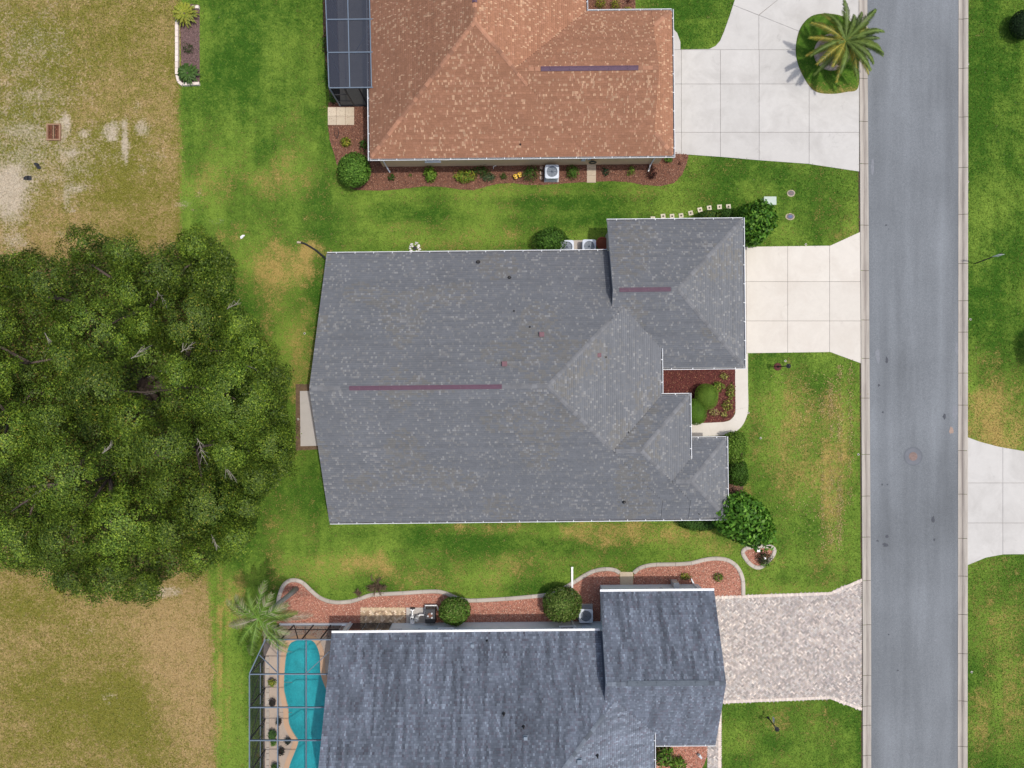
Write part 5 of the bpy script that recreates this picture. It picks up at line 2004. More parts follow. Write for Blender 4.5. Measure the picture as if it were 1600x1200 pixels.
for k, a in enumerate(angs):
    low = k % 2 == 0
    left = 125 < a < 275
    cols = PALM_Y[:2] + PALM_G[:1] if (left and k % 3 != 0) or k % 7 == 3 else PALM_G
    frond(pr_, (top[0], top[1], top[2] + 0.15), math.radians(a + rr.uniform(-5, 5)), rr.uniform(0.05, 0.35) if low else rr.uniform(0.45, 0.85), rr.uniform(2.5, 3.1), rr.uniform(0.30, 0.55) if low else rr.uniform(.45, .75), rr.uniform(.36, .48), cols, k, n=52, wid=0.036, stiff=0.8, fold=0.35)
for k in range(5):
    frond(pr_, (top[0], top[1], top[2] + 0.2), k * 1.25, 1.15, 1.1, .25, .2, PALM_G, 60 + k, n=24, wid=0.03, stiff=.9, fold=.3)

# stone ring round the palm
ring = thing('planter_ring', 'pink stone ring round the foot of the date palm', 'planter', (*W2(1298, 84), 0.12))
RINGM = concrete_mat('pink_stone', (0.56, 0.44, 0.37), (0.38, 0.27, 0.2), 0.4, 0.15)
for k in range(26):
    a = 2 * math.pi * k / 26
    MB().box((math.cos(a) * 1.13, math.sin(a) * 1.13, 0.12), (0.2, 0.255, 0.22), a).build('stone_block', RINGM, ring)
MB().lathe([(1.04, 0.0), (1.04, 0.1), (0.6, 0.13), (0.02, 0.14)], sides=26).build('ring_fill', pm('ring_mulch', (0.42, 0.31, 0.25), 0.95, 0.45, 9), ring)

c = W(404, 966, 5.2)
b = W(463, 920, 0)
pb_ = thing('palm_tree', 'feather palm with bleached frond tips beside the pool cage', 'palm', (b[0], b[1], 0))
top = (c[0] - b[0], c[1] - b[1], 5.2)
MB().tube([(0, 0, -0.05), (top[0] * .1, top[1] * .1, 1.5), (top[0] * .45, top[1] * .45, 3.4), (top[0] * .85, top[1] * .85, 4.7), top], [0.2, 0.16, 0.14, 0.13, 0.1], 10).build('trunk', pm('palm_bark', (0.33, 0.31, 0.30), 0.9, 0.2, 6), pb_, smooth=True)
PB_G = [(0.13, 0.23, 0.035), (0.19, 0.29, 0.05), (0.09, 0.17, 0.025)]
PB_D = [(0.36, 0.32, 0.24), (0.28, 0.25, 0.17), (0.42, 0.38, 0.30)]
for k, (a, L, e0, dr, dead) in enumerate([(85, 2.6, .55, .6, 0), (110, 2.2, .8, .7, 0), (160, 2.6, .5, .55, 0), (200, 2.7, .1, .45, 1), (250, 3.1, .35, .6, 0), (262, 2.6, .6, .6, 0), (300, 3.2, .4, .55, 0), (318, 2.9, .5, .55, 0), (335, 2.4, .8, .7, 0), (12, 2.6, .5, .6, 0), (30, 2.3, .75, .65, 0), (2, 3.4, .05, .4, 1), (140, 2.3, .7, .7, 0), (228, 2.4, .6, .6, 0), (60, 2.0, .9, .7, 0)]):
    frond(pb_, (top[0], top[1], top[2]), math.radians(a), e0, L, dr, .62, PB_D if dead else PB_G, 80 + k, n=34, wid=0.034, stiff=.45, tipc=None if k % 2 else (0.46, 0.43, 0.31))


def cycad(label, px, py, r, cols, seed, n=44):
    c = W(px, py, 0.45)
    root = thing('cycad', label, 'cycad', (c[0], c[1], 0))
    MB().lathe([(0.16, -0.02), (0.18, 0.2), (0.13, 0.42), (0.03, 0.5)], sides=12).build('stem', BARK, root)
    rng = random.Random(seed)
    for k in range(n):
        a = 2 * math.pi * k * 0.381966
        t = k / n
        frond(root, (0, 0, 0.42), a, 0.2 + 0.8 * t * t, r * (1.0 - 0.35 * t), 0.35, 0.15, cols, seed + k, n=18, wid=0.035, stiff=.6, fold=.3)


cycad('yellowing cycad at the upper end of the white planter', 288, 21, 1.08, [(0.24, 0.27, 0.03), (0.33, 0.32, 0.045), (0.17, 0.22, 0.025)], 300)
cycad('dark green cycad at the lower end of the white planter', 293, 114, 0.92, [(0.05, 0.11, 0.018), (0.075, 0.15, 0.025), (0.035, 0.08, 0.014)], 400)


# ------------------------------------------------------------------ air conditioners, pool equipment
def ac_unit(label, px, py, size=0.88, h=0.85, rz=0.0):
    c = W(px, py, h)
    root = thing('air_conditioner', label, 'air conditioner', (c[0], c[1], 0.06), rz, 'air conditioners beside the houses')
    s = size / 2
    pts = []
    for cx_, cy_, a0 in ((s - .1, s - .1, 0), (-s + .1, s - .1, 90), (-s + .1, -s + .1, 180), (s - .1, -s + .1, 270)):
        for q in range(5):
            a = math.radians(a0 + 22.5 * q)
            pts.append((cx_ + .1 * math.cos(a), cy_ + .1 * math.sin(a)))
    MB().prism(pts, 0, h - 0.08).build('cabinet', pm('ac_side', (0.20, 0.23, 0.27), 0.5, 0.1), root)
    k = int((h - .2) / .05)
    for q in range(k):
        p2 = [(x * 1.012, y * 1.012) for x, y in pts]
        if q % 2 == 0:
            MB().prism(p2, 0.05 + q * .05, 0.075 + q * .05).build('louvre', ACM, root)
    # lid with the round opening
    n = 40
    mb = MB()
    R = size * 0.405
    outer = []
    P = [(x * 1.02, y * 1.02) for x, y in pts]
    mbv, mbf = [], []
    for q in range(n):
        a = 2 * math.pi * q / n
        d = Vector((math.cos(a), math.sin(a)))
        t = min((s * 1.02) / max(abs(d.x), 1e-6), (s * 1.02) / max(abs(d.y), 1e-6))
        e = d * min(t, s * 1.02 * 1.33)
        mbv += [(e.x, e.y, h - .08), (e.x, e.y, h), (d.x * R, d.y * R, h + 0.02), (d.x * R, d.y * R, h - .08)]
    for q in range(n):
        a, b2 = q * 4, ((q + 1) % n) * 4
        for r in range(3):
            mbf.append((a + r, b2 + r, b2 + r + 1, a + r + 1))
    mb.add(mbv, mbf)
    mb.build('lid', ACM, root)
    MB().lathe([(R, h - .24), (R, h - .22), (0.01, h - .22)], sides=24).build('fan_well', ACD, root)
    for q in range(3):
        a = q * 2.094 + 0.5
        mb = MB()
        vs = [(math.cos(a + u) * r_, math.sin(a + u) * r_, h - .16 + dz) for u, r_, dz in ((-.12, .09, .02), (-.30, R * .92, .03), (.42, R * .92, -.03), (.25, .09, -.02))]
        mb.add(vs, [(0, 1, 2, 3)])
        mb.build('fan_blade', ACB, root)
    MB().lathe([(0.09, h - .18), (0.09, h - .1), (0.05, h - .08)], sides=14).build('fan_hub', ACB, root)
    for q in range(5):
        rr_ = R * (q + 1) / 5.2
        ring_ = [(math.cos(t * math.pi / 12) * rr_, math.sin(t * math.pi / 12) * rr_, h + .012) for t in range(25)]
        MB().tube(ring_, 0.004, 4, cap=False).build('guard_ring', ACD, root)
    for q in range(4):
        a = q * math.pi / 4
        MB().tube([(math.cos(a) * R, math.sin(a) * R, h + .018), (-math.cos(a) * R, -math.sin(a) * R, h + .018)], 0.005, 4).build('guard_spoke', ACD, root)
    return root


def pad(label, pts, mat=CONC3, z=0.06, name='concrete_pad'):
    c = W(*pts[0])
    p = [(W2(*q)[0] - c[0], W2(*q)[1] - c[1]) for q in pts]
    MB().prism(p, -0.05, z).build(name, mat, label=label, cat='pad', loc=(c[0], c[1], 0))


pad('grey pad below the air conditioner of the tan house', [(850, 262), (873, 262), (873, 285), (850, 285)])
pad('pale pad below the two air conditioners behind the grey roof', [(876, 376), (931, 375), (931, 402), (876, 402)], EDGING)
pad('grey pad below the air conditioner beside the slate garage', [(902, 943), (926, 943), (926, 968), (902, 968)])
ac_unit('air conditioner in the mulch against the tan wall', 862.5, 268.5, .92)
ac_unit('air conditioner half hidden by the leafy shrub at the grey roof', 886, 386, .9, rz=0.02)
ac_unit('air conditioner next to the orange planter at the grey roof', 920.5, 385, .9, rz=-.01)
ac_unit('air conditioner between the clipped shrub and the slate garage', 915.5, 962, .92)
# orange glazed pot tucked behind the garage
pt_ = thing('plant_pot', 'wide rust orange pot in the corner behind the grey roofed garage', 'pot', (*W2(941, 380, .4), 0))
RUST = pm('rust_glaze', (0.24, 0.05, 0.02), 0.6, 0.15)
MB().lathe([(0.22, 0), (0.34, 0.2), (0.40, 0.38), (0.44, 0.42), (0.38, 0.42), (0.34, 0.36)], sides=22).build('pot', RUST, pt_)
MB().lathe([(0.34, 0.33), (0.34, 0.37), (0.02, 0.39)], sides=22).build('soil', pm('pot_soil', (0.19, 0.055, 0.025), 0.9), pt_)

pad('concrete pad below the pool pump', [(635, 949), (665, 949), (665, 973), (635, 973)], CONC3)
pvw = structure('paver_pad', 'tan herringbone paver pad beside the pool equipment')
ppoly = pxl([(564.5, 949), (634, 949), (634, 978), (564.5, 978)])
sub_sheet(ppoly, pvw, 0.03)
mb = herring(pvw, ppoly, [(0.50, 0.37, 0.235), (0.42, 0.30, 0.19), (0.58, 0.45, 0.30), (0.36, 0.25, 0.16), (0.62, 0.5, 0.37)], 0.11, z=0.05)
soldier(mb, pxl([(564.5, 949), (634, 949)]), [(0.55, 0.42, 0.28)], side=-1, z=0.058)
tag(mb.build('pavers', PAVER, pvw), kind='stuff')
# pump and filter
c = W(645, 961, 0)
pp = thing('pool_pump', 'white pool pump and filter pipes on the concrete pad', 'pump', (c[0], c[1], 0.06))
MB().lathe([(0.16, 0), (0.18, 0.1), (0.18, 0.62), (0.13, 0.72), (0.05, 0.78)], (0.36, -0.08, 0), 18).build('filter_tank', pm('tank_grey', (0.42, 0.42, 0.41), 0.4), pp)
MB().lathe([(0.12, 0), (0.13, 0.5), (0.08, 0.56)], (0.02, -0.02, 0), 16).build('valve_body', VINYL, pp)
MB().lathe([(0.05, .56), (0.05, 0.6), (0.02, .6)], (0.02, -0.02, 0), 12).build('valve_cap', BLACKP, pp)
MB().tube([(0.02, 0, .3), (0.02, 0.42, .3), (-0.1, .5, .3)], 0.05, 9).build('pipe', VINYL, pp)
MB().tube([(0.02, 0.42, .3), (0.16, .5, .3)], 0.05, 9).build('pipe', VINYL, pp)
MB().tube([(0.02, -.1, .2), (0.02, -.4, .2)], 0.07, 9).build('pipe', VINYL, pp)
MB().box((0.02, -0.35, 0.16), (0.28, 0.3, 0.3)).build('motor', VINYL, pp)
MB().tube([(0.36, .05, .35), (0.6, .15, .35), (.85, .15, .35)], 0.045, 9).build('pipe', VINYL, pp)
MB().box((0.02, 0.52, 0.1), (0.3, 0.09, 0.2)).build('pipe_stand', BLACKP, pp)
c = W(673, 960, 0.5)
ph = thing('pool_heater', 'black box pool heater with a white pipe frame', 'heater', (c[0], c[1], 0))
pts = [(-.34, -.5), (.34, -.5), (.34, .5), (-.34, .5)]
MB().prism(pts, 0.0, 0.85).build('cabinet', BLACKP, ph)
MB().prism([(-.3, -.2), (.3, -.2), (.3, .44), (-.3, .44)], 0.855, 0.875).build('top_panel', pm('heater_top', (0.045, 0.045, 0.05), 0.4), ph)
MB().lathe([(0.17, .88), (0.17, .93), (0.02, .94)], (0, 0.08, 0), 16).build('vent_cap', pm('vent_rust', (0.16, 0.07, 0.045), 0.5, .3), ph)
for dx, dy in ((-.14, .02), (.12, .2), (.13, -.08)):
    MB().lathe([(0.06, .88), (0.06, .95), (0.02, .96)], (dx, dy, 0), 10).build('cap', ACB, ph)
MB().tube([(-.4, -.05, .3), (-.4, .55, .3), (.4, .55, .3), (.48, .3, .3), (.5, .2, .3)], 0.05, 9).build('pipe', VINYL, ph)
for dx in (-.1, .1):
    MB().tube([(dx, -.52, .4), (dx, -.72, .4)], 0.03, 8).build('wall_pipe', ACM, ph)

# white downspout run out over the bed
c = W(894, 886, 0.1)
dpw = thing('downspout_extension', 'white downspout pipe lying from the slate house wall out onto the lawn', 'pipe', (c[0], c[1], 0))
ye = -16.42 - c[1]
MB().box((0, ye / 2, 0.09), (0.13, -ye, 0.10)).build('ground_pipe', VINYL, dpw)
MB().box((0, ye + .02, 1.35), (0.11, 0.09, 2.5)).build('wall_pipe', STUCCO_GREY, dpw)
MB().box((0, -0.02, 0.09), (0.15, 0.06, 0.12)).build('end_collar', VINYL, dpw)

# pads of the beds
pad('tan stepping pad joining the lawn to the slate garage wall', [(968.5, 893.5), (989, 893.5), (989, 917), (969, 917)], TAN_STONE, 0.05, 'stone_pad')
for k in range(3):
    y0 = 252 + k * 11.3
    pad(('upper', 'middle', 'lower')[k] + ' tan slab of the short path under the hose reel', [(917, y0), (931, y0), (931, y0 + 11), (917, y0 + 11)], TAN_STONE, 0.05 + 0.006 * k, 'stone_slab')
nm = ['left', 'middle', 'right']
for r in range(2):
    for k in range(3):
        x0, y0 = 512.5 + k * 13.8, 168 + r * 14
        pad('%s slab of the %s row outside the porch door' % (nm[k], ('upper', 'lower')[r]), [(x0, y0), (x0 + 13.4, y0), (x0 + 13.4, y0 + 13.6), (x0, y0 + 13.6)], TAN_STONE, 0.05, 'stone_slab')
STEP = concrete_mat('step_stone', (0.56, 0.51, 0.40), (0.36, 0.32, 0.22), 0.5, 0.1)
ordn = ['first', 'second', 'third', 'fourth', 'fifth', 'sixth', 'seventh', 'eighth', 'ninth']
for k, (px, py, a) in enumerate([(1020, 342, 0), (1036, 338, .15), (1050, 338, .1), (1064, 337, .15), (1079, 333, .2), (1093.5, 328, .25), (1108, 325, .15), (1124, 323.5, .05), (1138, 323, .1)]):
    c = W(px, py)
    st = thing('stepping_stone', '%s square stepping stone from the left behind the grey garage' % ordn[k], 'stepping stone', (c[0], c[1], 0), a, 'stepping stones beside the garage')
    MB().box((0, 0, 0.015), (0.31, 0.31, 0.06)).build('slab', STEP, st)
    mb = MB(); mb.lathe([(0.09, .045), (0.09, .052), (0.06, .052), (0.055, .045)], sides=14); mb.build('emblem_ring', pm('step_ring', (0.47, 0.43, 0.33), .9), st)

# ------------------------------------------------------------------ screened porch of the orange house
cg = thing('screened_porch', 'dark screened porch on the left side of the orange roofed house', 'porch', (-11.9, 19.3, 0), ROT_M)
ZT = 2.9
MB().prism([(-0.0, 0.0), (3.05, 0.0), (3.05, 13), (-0.25, 13), (-0.12, 6)], -0.05, 0.05).build('floor', pm('porch_floor', (0.30, 0.29, 0.27), .9, .08), cg)
xs_w = lambda y: -0.02 - 0.028 * y
rows = [0.0, 2.3, 4.45, 6.6, 8.75, 10.9, 13.0]
for y in rows:
    MB().bar((xs_w(y), y, ZT), (3.0, y, ZT), 0.06, 0.1).build('roof_beam', ALU, cg)
    MB().bar((xs_w(y), y, 0.05), (xs_w(y), y, ZT - .06), 0.07, 0.07).build('post', ALU, cg)
for fx in (0, 1.33, 2.75):
    for y0, y1 in zip(rows[:-1], rows[1:]):
        a = xs_w(y0) if fx == 0 else fx - 0.012 * y0
        b2 = xs_w(y1) if fx == 0 else fx - 0.012 * y1
        MB().bar((a, y0 + .04, ZT + .003), (b2, y1 - .04, ZT + .003), 0.06, 0.1).build('roof_rail', ALU, cg)
for y0, y1 in zip(rows[:-1], rows[1:]):
    for (fa, fb) in ((0, 1.33), (1.33, 2.75)):
        q = [((xs_w(y) if f == 0 else f - .012 * y), y, ZT - 0.01) for y, f in ((y0, fa), (y0, fb), (y1, fb), (y1, fa))]
        MB().add(q, [(0, 1, 2, 3)]).build('roof_screen', SCREEN_P, cg)
    MB().add([(xs_w(y0) + .01, y0, .06), (xs_w(y1) + .01, y1, .06), (xs_w(y1) + .01, y1, ZT - .05), (xs_w(y0) + .01, y0, ZT - .05)], [(0, 1, 2, 3)]).build('wall_screen', SCREEN_P, cg)
MB().bar((2.75, .1, ZT - .02), (3.0, 2.4, ZT - .3), 0.05, 0.05).build('brace', ALU, cg)
MB().bar((2.7, 4.0, ZT - .08), (1.5, 2.4, ZT - .5), 0.05, 0.05).build('brace', ALU, cg)
# end wall with its door
for x in (0.0, 0.95, 1.9, 2.95):
    MB().bar((x, -0.02, 0.05), (x, -0.02, ZT - .06), 0.07, 0.07).build('post', ALUD if x else ALU, cg)
for z in (0.9, 1.95):
    MB().bar((0.04, -0.03, z), (0.92, -0.03, z), 0.05, 0.05).build('wall_rail', ALUD, cg)
MB().bar((0.04, -0.02, .08), (2.9, -0.02, .08), 0.07, 0.07).build('sill_rail', ALUD, cg)
for xa, xb_ in ((0.03, .92), (.98, 1.87), (1.93, 2.92)):
    MB().add([(xa, -.01, .1), (xb_, -.01, .1), (xb_, -.01, ZT - .06), (xa, -.01, ZT - .06)], [(0, 1, 2, 3)]).build('wall_screen', SCREEN_W, cg)

# ------------------------------------------------------------------ pool and its cage
DECKM = concrete_mat('pool_deck_stone', (0.40, 0.325, 0.265), (0.26, 0.22, 0.19), 0.6, 0.1)
COPING = concrete_mat('coping_tan', (0.50, 0.33, 0.215), (0.38, 0.26, 0.18), 0.3, 0.06)
pool_px = [(455, 1004), (470, 999), (486, 1000), (494, 1007), (500, 1024), (501, 1050), (507, 1070), (516, 1092), (519, 1130), (512, 1162), (513, 1200), (518, 1240), (508, 1272), (480, 1280), (458, 1262), (450, 1228), (452, 1198), (461, 1174), (466, 1158), (459, 1146), (451.5, 1130), (450.5, 1108), (446, 1088), (443.6, 1072), (445.5, 1036), (449, 1016)]
pool = smooth_line(pxl(pool_px), 4, True)
n = len(pool)
cxp, cyp = sum(p[0] for p in pool) / n, sum(p[1] for p in pool) / n


def offset(line, d):
    out = []
    m = len(line)
    ar = sum(line[i][0] * line[(i + 1) % m][1] - line[(i + 1) % m][0] * line[i][1] for i in range(m))
    sg = 1 if ar > 0 else -1
    for i in range(m):
        a, b_ = Vector(line[i - 1]), Vector(line[(i + 1) % m])
        t = (b_ - a).normalized()
        out.append((line[i][0] + t.y * d * sg, line[i][1] - t.x * d * sg))
    return out


pc_ = structure('swimming_pool', 'turquoise free form swimming pool under the cage')
cop = offset(pool, 0.34)
mb = MB()
vs = [(p[0], p[1], 0.055) for p in pool] + [(p[0], p[1], 0.055) for p in cop] + [(p[0], p[1], -0.3) for p in pool] + [(p[0], p[1], 0.0) for p in cop]
fs = []
for k in range(n):
    j = (k + 1) % n
    fs += [(k, j, n + j, n + k), (2 * n + k, 2 * n + j, j, k), (n + k, n + j, 3 * n + j, 3 * n + k)]
mb.add(vs, fs)
mb.build('coping', COPING, pc_)
BASIN = pm('pool_plaster', (0.05, 0.37, 0.40), 0.7, 0.2, 1.2, 7)  # colour blotches imitate rippling light on the basin, painted into the plaster
mb = MB()
inn = offset(pool, -0.5)
vs = [(p[0], p[1], -0.02) for p in pool] + [(p[0], p[1], -1.15) for p in inn]
fs = [(k, (k + 1) % n, n + (k + 1) % n, n + k) for k in range(n)]
for t in tessellate_polygon([[Vector((p[0], p[1], 0)) for p in inn]]):
    fs.append(tuple(n + i for i in t))
mb.add(vs, fs)
mb.build('basin', BASIN, pc_, smooth=True)
mb = MB()
mb.add([(p[0], p[1], -0.07) for p in offset(pool, 0.01)], [t for t in tessellate_polygon([[Vector((p[0], p[1], 0)) for p in pool]])])
wtr = mb.build('water', WATER, pc_)
out_ = [(-17.25, -16.72), (-11.62, -16.72), (-11.62, -32.4), (-17.25, -32.4)]
tri = tessellate_polygon([[Vector((*p, 0)) for p in out_], [Vector((*p, 0)) for p in cop]])
allp = out_ + cop
mb = MB()
mb.add([(p[0], p[1], 0.03) for p in allp], [tuple(t) for t in tri])
dk = mb.build('pool_deck', DECKM, kind='structure', label='tan stone deck round the pool')
for y in np.arange(-18.6, -32, -2.1):
    MB().box((-15.7, y, 0.033), (0.9, 0.025, 0.004)).build('deck_joint', SUBBASE, dk)
for k in range(30):
    MB().box((-16.95, -19.1 - k * 0.42, 0.05), (0.2, 0.39, 0.06)).build('border_block', EDGING, dk)

pcg = thing('pool_cage', 'blue grey aluminium screen cage over the swimming pool', 'pool cage', (-14.4, -16.68, 0))
OX, OY = -14.4, -16.68


def L3(x, y, z):
    return (x - OX, y - OY, z)


ZC = 2.85
yrow = [-18.93, -21.1, -23.25, -25.4, -27.6, -29.8, -32.0]
XW, XE = -17.13, -11.75
xm = [W2(434, 0, ZC)[0], W2(478.5, 0, ZC)[0]]
ny_ = (-16.1, -16.68)
for y in yrow:
    MB().bar(L3(XW, y, ZC), L3(XE, y, ZC), 0.065, 0.11).build('roof_beam', ALU, pcg)
    MB().bar(L3(XW, y, 0.05), L3(XW, y, ZC - .06), 0.07, 0.07).build('post', ALUD, pcg)
for x in xm:
    ys_ = [-16.72] + yrow
    for a, b2 in zip(ys_[:-1], ys_[1:]):
        MB().bar(L3(x, a - .04, ZC + .004), L3(x, b2 + .04, ZC + .004), 0.06, 0.10).build('roof_rail', ALU, pcg)
for a, b2 in zip(yrow[:-1], yrow[1:]):
    MB().bar(L3(XW, a - .04, ZC + .004), L3(XW, b2 + .04, ZC + .004), 0.06, 0.10).build('roof_rail', ALU, pcg)
    for z in (0.95,):
        MB().bar(L3(XW, a - .04, z), L3(XW, b2 + .04, z), 0.05, 0.05).build('wall_rail', ALU, pcg)
    MB().bar(L3(XW + .01, a - .04, .1), L3(XW + .01, b2 + .04, ZC - .08), 0.04, 0.04).build('wall_brace', ALUD, pcg)
    MB().add([L3(XW - .01, a, .05), L3(XW - .01, b2, .05), L3(XW - .01, b2, ZC), L3(XW - .01, a, ZC)], [(0, 1, 2, 3)]).build('wall_screen', SCREEN_W, pcg)
    for xa, xb_ in ((XW, xm[0]), (xm[0], xm[1]), (xm[1], XE)):
        MB().add([L3(xa, a, ZC - .02), L3(xb_, a, ZC - .02), L3(xb_, b2, ZC - .02), L3(xa, b2, ZC - .02)], [(0, 1, 2, 3)]).build('roof_screen', SCREEN_R, pcg)
# north bay with the cut corner
MB().bar(L3(XW, -18.9, ZC + .004), L3(ny_[0], ny_[1], ZC + .004), 0.06, 0.1).build('roof_rail', ALU, pcg)
MB().bar(L3(ny_[0], -16.68, ZC - .003), L3(XE, -16.68, ZC - .003), 0.065, 0.11).build('roof_beam', ALU, pcg)
MB().add([L3(XW, -18.93, ZC - .02), L3(xm[0], -18.93, ZC - .02), L3(xm[0], -16.68, ZC - .02), L3(ny_[0], -16.68, ZC - .02)], [(0, 1, 2, 3)]).build('roof_screen', SCREEN_R, pcg)
for xa, xb_ in ((xm[0], xm[1]), (xm[1], XE)):
    MB().add([L3(xa, -18.93, ZC - .02), L3(xb_, -18.93, ZC - .02), L3(xb_, -16.68, ZC - .02), L3(xa, -16.68, ZC - .02)], [(0, 1, 2, 3)]).build('roof_screen', SCREEN_R, pcg)
MB().bar(L3(xm[0], -18.9, ZC - .05), L3(-16.5, -17.7, ZC - .05), 0.05, 0.06).build('brace', ALU, pcg)
MB().bar(L3(xm[1], -18.9, ZC - .05), L3(XE - .1, -17.4, ZC - .05), 0.05, 0.06).build('brace', ALU, pcg)
for x in (ny_[0], xm[0] + .2, xm[1] - .3, xm[1] + .9):
    MB().bar(L3(x, -16.68, .1), L3(x, -16.68, ZC - .06), 0.07, 0.07).build('post', ALUD, pcg)
MB().bar(L3(xm[0] + .2, -16.7, .15), L3(-14.0, -16.7, ZC - .1), 0.05, 0.05).build('wall_brace', ALUD, pcg)
MB().bar(L3(ny_[0], -16.7, 1.0), L3(XE, -16.7, 1.0), 0.05, 0.05).build('wall_rail', ALUD, pcg)
MB().box((ny_[0] / 2 + (-11.2) / 2 - OX, 0.03, 0.12), (-11.2 - ny_[0], 0.15, 0.2)).build('base_plate', WHITE, pcg)
MB().add([L3(ny_[0], -16.66, .2), L3(XE, -16.66, .2), L3(XE, -16.66, ZC - .05), L3(ny_[0], -16.66, ZC - .05)], [(0, 1, 2, 3)]).build('wall_screen', SCREEN_W, pcg)
MB().add([L3(XW, -18.93, .05), L3(ny_[0], -16.68, .05), L3(ny_[0], -16.68, ZC - .05), L3(XW, -18.93, ZC - .05)], [(0, 1, 2, 3)]).build('wall_screen', SCREEN_W, pcg)
MB().bar(L3(-11.2, -16.55, .1), L3(-11.2, -16.55, ZC - .1), 0.12, 0.12).build('corner_post', WHITE, pcg)
for k in range(3):
    x = -10.7 + k * 0.92
    MB().box((x, -16.47, 1.35), (0.86, 0.06, 2.3)).build('screen_panel', GLASS, hb)


# potted plants on the deck
def potted(label, px, py, r, cols, n, lf, seed, pot=BLACKP):
    c = W(px, py, .3)
    root = thing('potted_plant', label, 'potted plant', (c[0], c[1], 0.035), 0, 'pots on the pool deck')
    MB().lathe([(r * .6, 0), (r * .85, .28), (r, .34), (r * .86, .34), (r * .8, .28)], sides=16).build('pot', pot, root)
    MB().lathe([(r * .8, .25), (r * .8, .29), (.01, .3)], sides=16).build('soil', pm('dark_soil', (0.03, 0.022, 0.018), .95), root)
    rng = np.random.default_rng(seed)
    d = norm(rng.normal(size=(n, 3))); d[:, 2] = np.abs(d[:, 2])
    P = d * r * 1.5 * rng.uniform(.3, 1, n)[:, None] + np.array([0, 0, .3])
    V, F = leaf_arrays(P, d + np.array([0, 0, .8]), lf, lf * .35, rng)
    C = np.array(cols)[rng.integers(0, len(cols), n)]
    link('leaves', np_mesh('leaves', V, F, np.repeat(C, 4, 0), LEAF), root)


potted('pot with yellow green leaves under the cage', 425, 1066, .22, G_YEL, 90, .2, 1)
potted('dark round pot below the yellow green one', 426, 1098, .24, [(0.03, 0.03, 0.02)], 30, .15, 2, pm('pot_brown', (0.05, 0.03, 0.025), .5))
potted('brown pot with dark leaves beside the pool bend', 436, 1128, .17, [(0.03, 0.06, 0.03), (0.08, 0.04, 0.03)], 60, .16, 3)
potted('pot with a bushy dark palm leaf plant', 426, 1147, .2, G_DARK, 140, .3, 4)
potted('pot with pale green leaves below the bushy one', 428, 1160, .16, G_MID, 70, .2, 5)
potted('dark pot close to the coping', 450, 1158, .18, [(0.02, 0.03, 0.02)], 60, .2, 6)
potted('pot with dark leaves near the pool coping at the bottom', 440, 1174, .19, [(0.03, 0.04, 0.02), (0.05, 0.03, 0.02)], 80, .18, 7)
potted('pot at the lower edge of the picture on the deck', 430, 1198, .22, G_DARK, 70, .2, 8)

# ------------------------------------------------------------------ small things outdoors
# lamp posts


def lamp_post(label, px, py, h, ring_=True, plate=False):
    b_ = W(px, py, 0)
    root = thing('lamp_post', label, 'lamp post', (b_[0], b_[1], 0))
    if ring_:
        MB().lathe([(0.27, -0.02), (0.27, 0.03), (0.2, 0.06), (0.02, 0.07)], sides=18).build('mulch_ring', pm('ring_maroon', (0.085, 0.025, 0.022), .95, .3, 9), root)
    MB().lathe([(0.09, 0.0), (0.09, 0.08), (0.05, 0.14), (0.038, 0.3), (0.038, h - .45), (0.06, h - .42)], sides=12).build('pole', DARKMETAL, root)
    MB().lathe([(0.09, h - .42), (0.13, h - .12)], sides=6).build('lantern_glass', pm('lantern_glass', (0.25, 0.24, 0.2), .2), root)
    MB().lathe([(0.17, h - .12), (0.15, h - .08), (0.04, h), (0.015, h + .06)], sides=6).build('lantern_cap', DARKMETAL, root)
    if plate:
        MB().bar((-.02, 0.02, h - .62), (0.02, 0.5, h - .62), 0.03, 0.03).build('arm', DARKMETAL, root)
        MB().box((0.01, 0.3, h - .8), (0.02, 0.36, 0.24)).build('name_plate', ACB, root)
    return root


lamp_post('dark lamp post in a maroon ring on the front lawn', 1215, 573, 2.0)
lamp_post('dark lamp post with a small pale plate on the lower lawn', 1200, 1121, 1.75, False, True)

# road sign on the far lawn
b_ = W(1523, 412)
sg = thing('road_sign', 'pale rectangular sign on a thin dark post beside the far kerb', 'sign', (b_[0], b_[1], 0))
sg.rotation_euler = (-0.08, 0, 0)
MB().bar((0, 0, 0), (0, 0, 2.6), 0.06, 0.06).build('post', DARKMETAL, sg)
MB().box((0.0, -0.045, 2.3), (0.42, 0.012, 0.58)).build('sign_plate', pm('sign_back', (0.5, 0.54, 0.53), .35, .04), sg)
for z in (2.15, 2.45):
    MB().box((0, -0.056, z), (0.04, 0.012, 0.04)).build('bolt', ACB, sg)

# utility boxes and covers
c = W(1203.5, 313.5, .6)
ub = thing('utility_box', 'pale green utility box beside the glossy shrub', 'utility box', (c[0], c[1], 0))
UB = pm('box_green', (0.40, 0.47, 0.41), .6, .06)
MB().box((0, 0, .28), (.78, .5, .56)).build('cabinet', UB, ub)
MB().box((0, 0, .585), (.84, .56, .05)).build('lid', UB, ub)
MB().box((-.2, -.26, .35), (.06, .03, .1)).build('latch', DARKMETAL, ub)


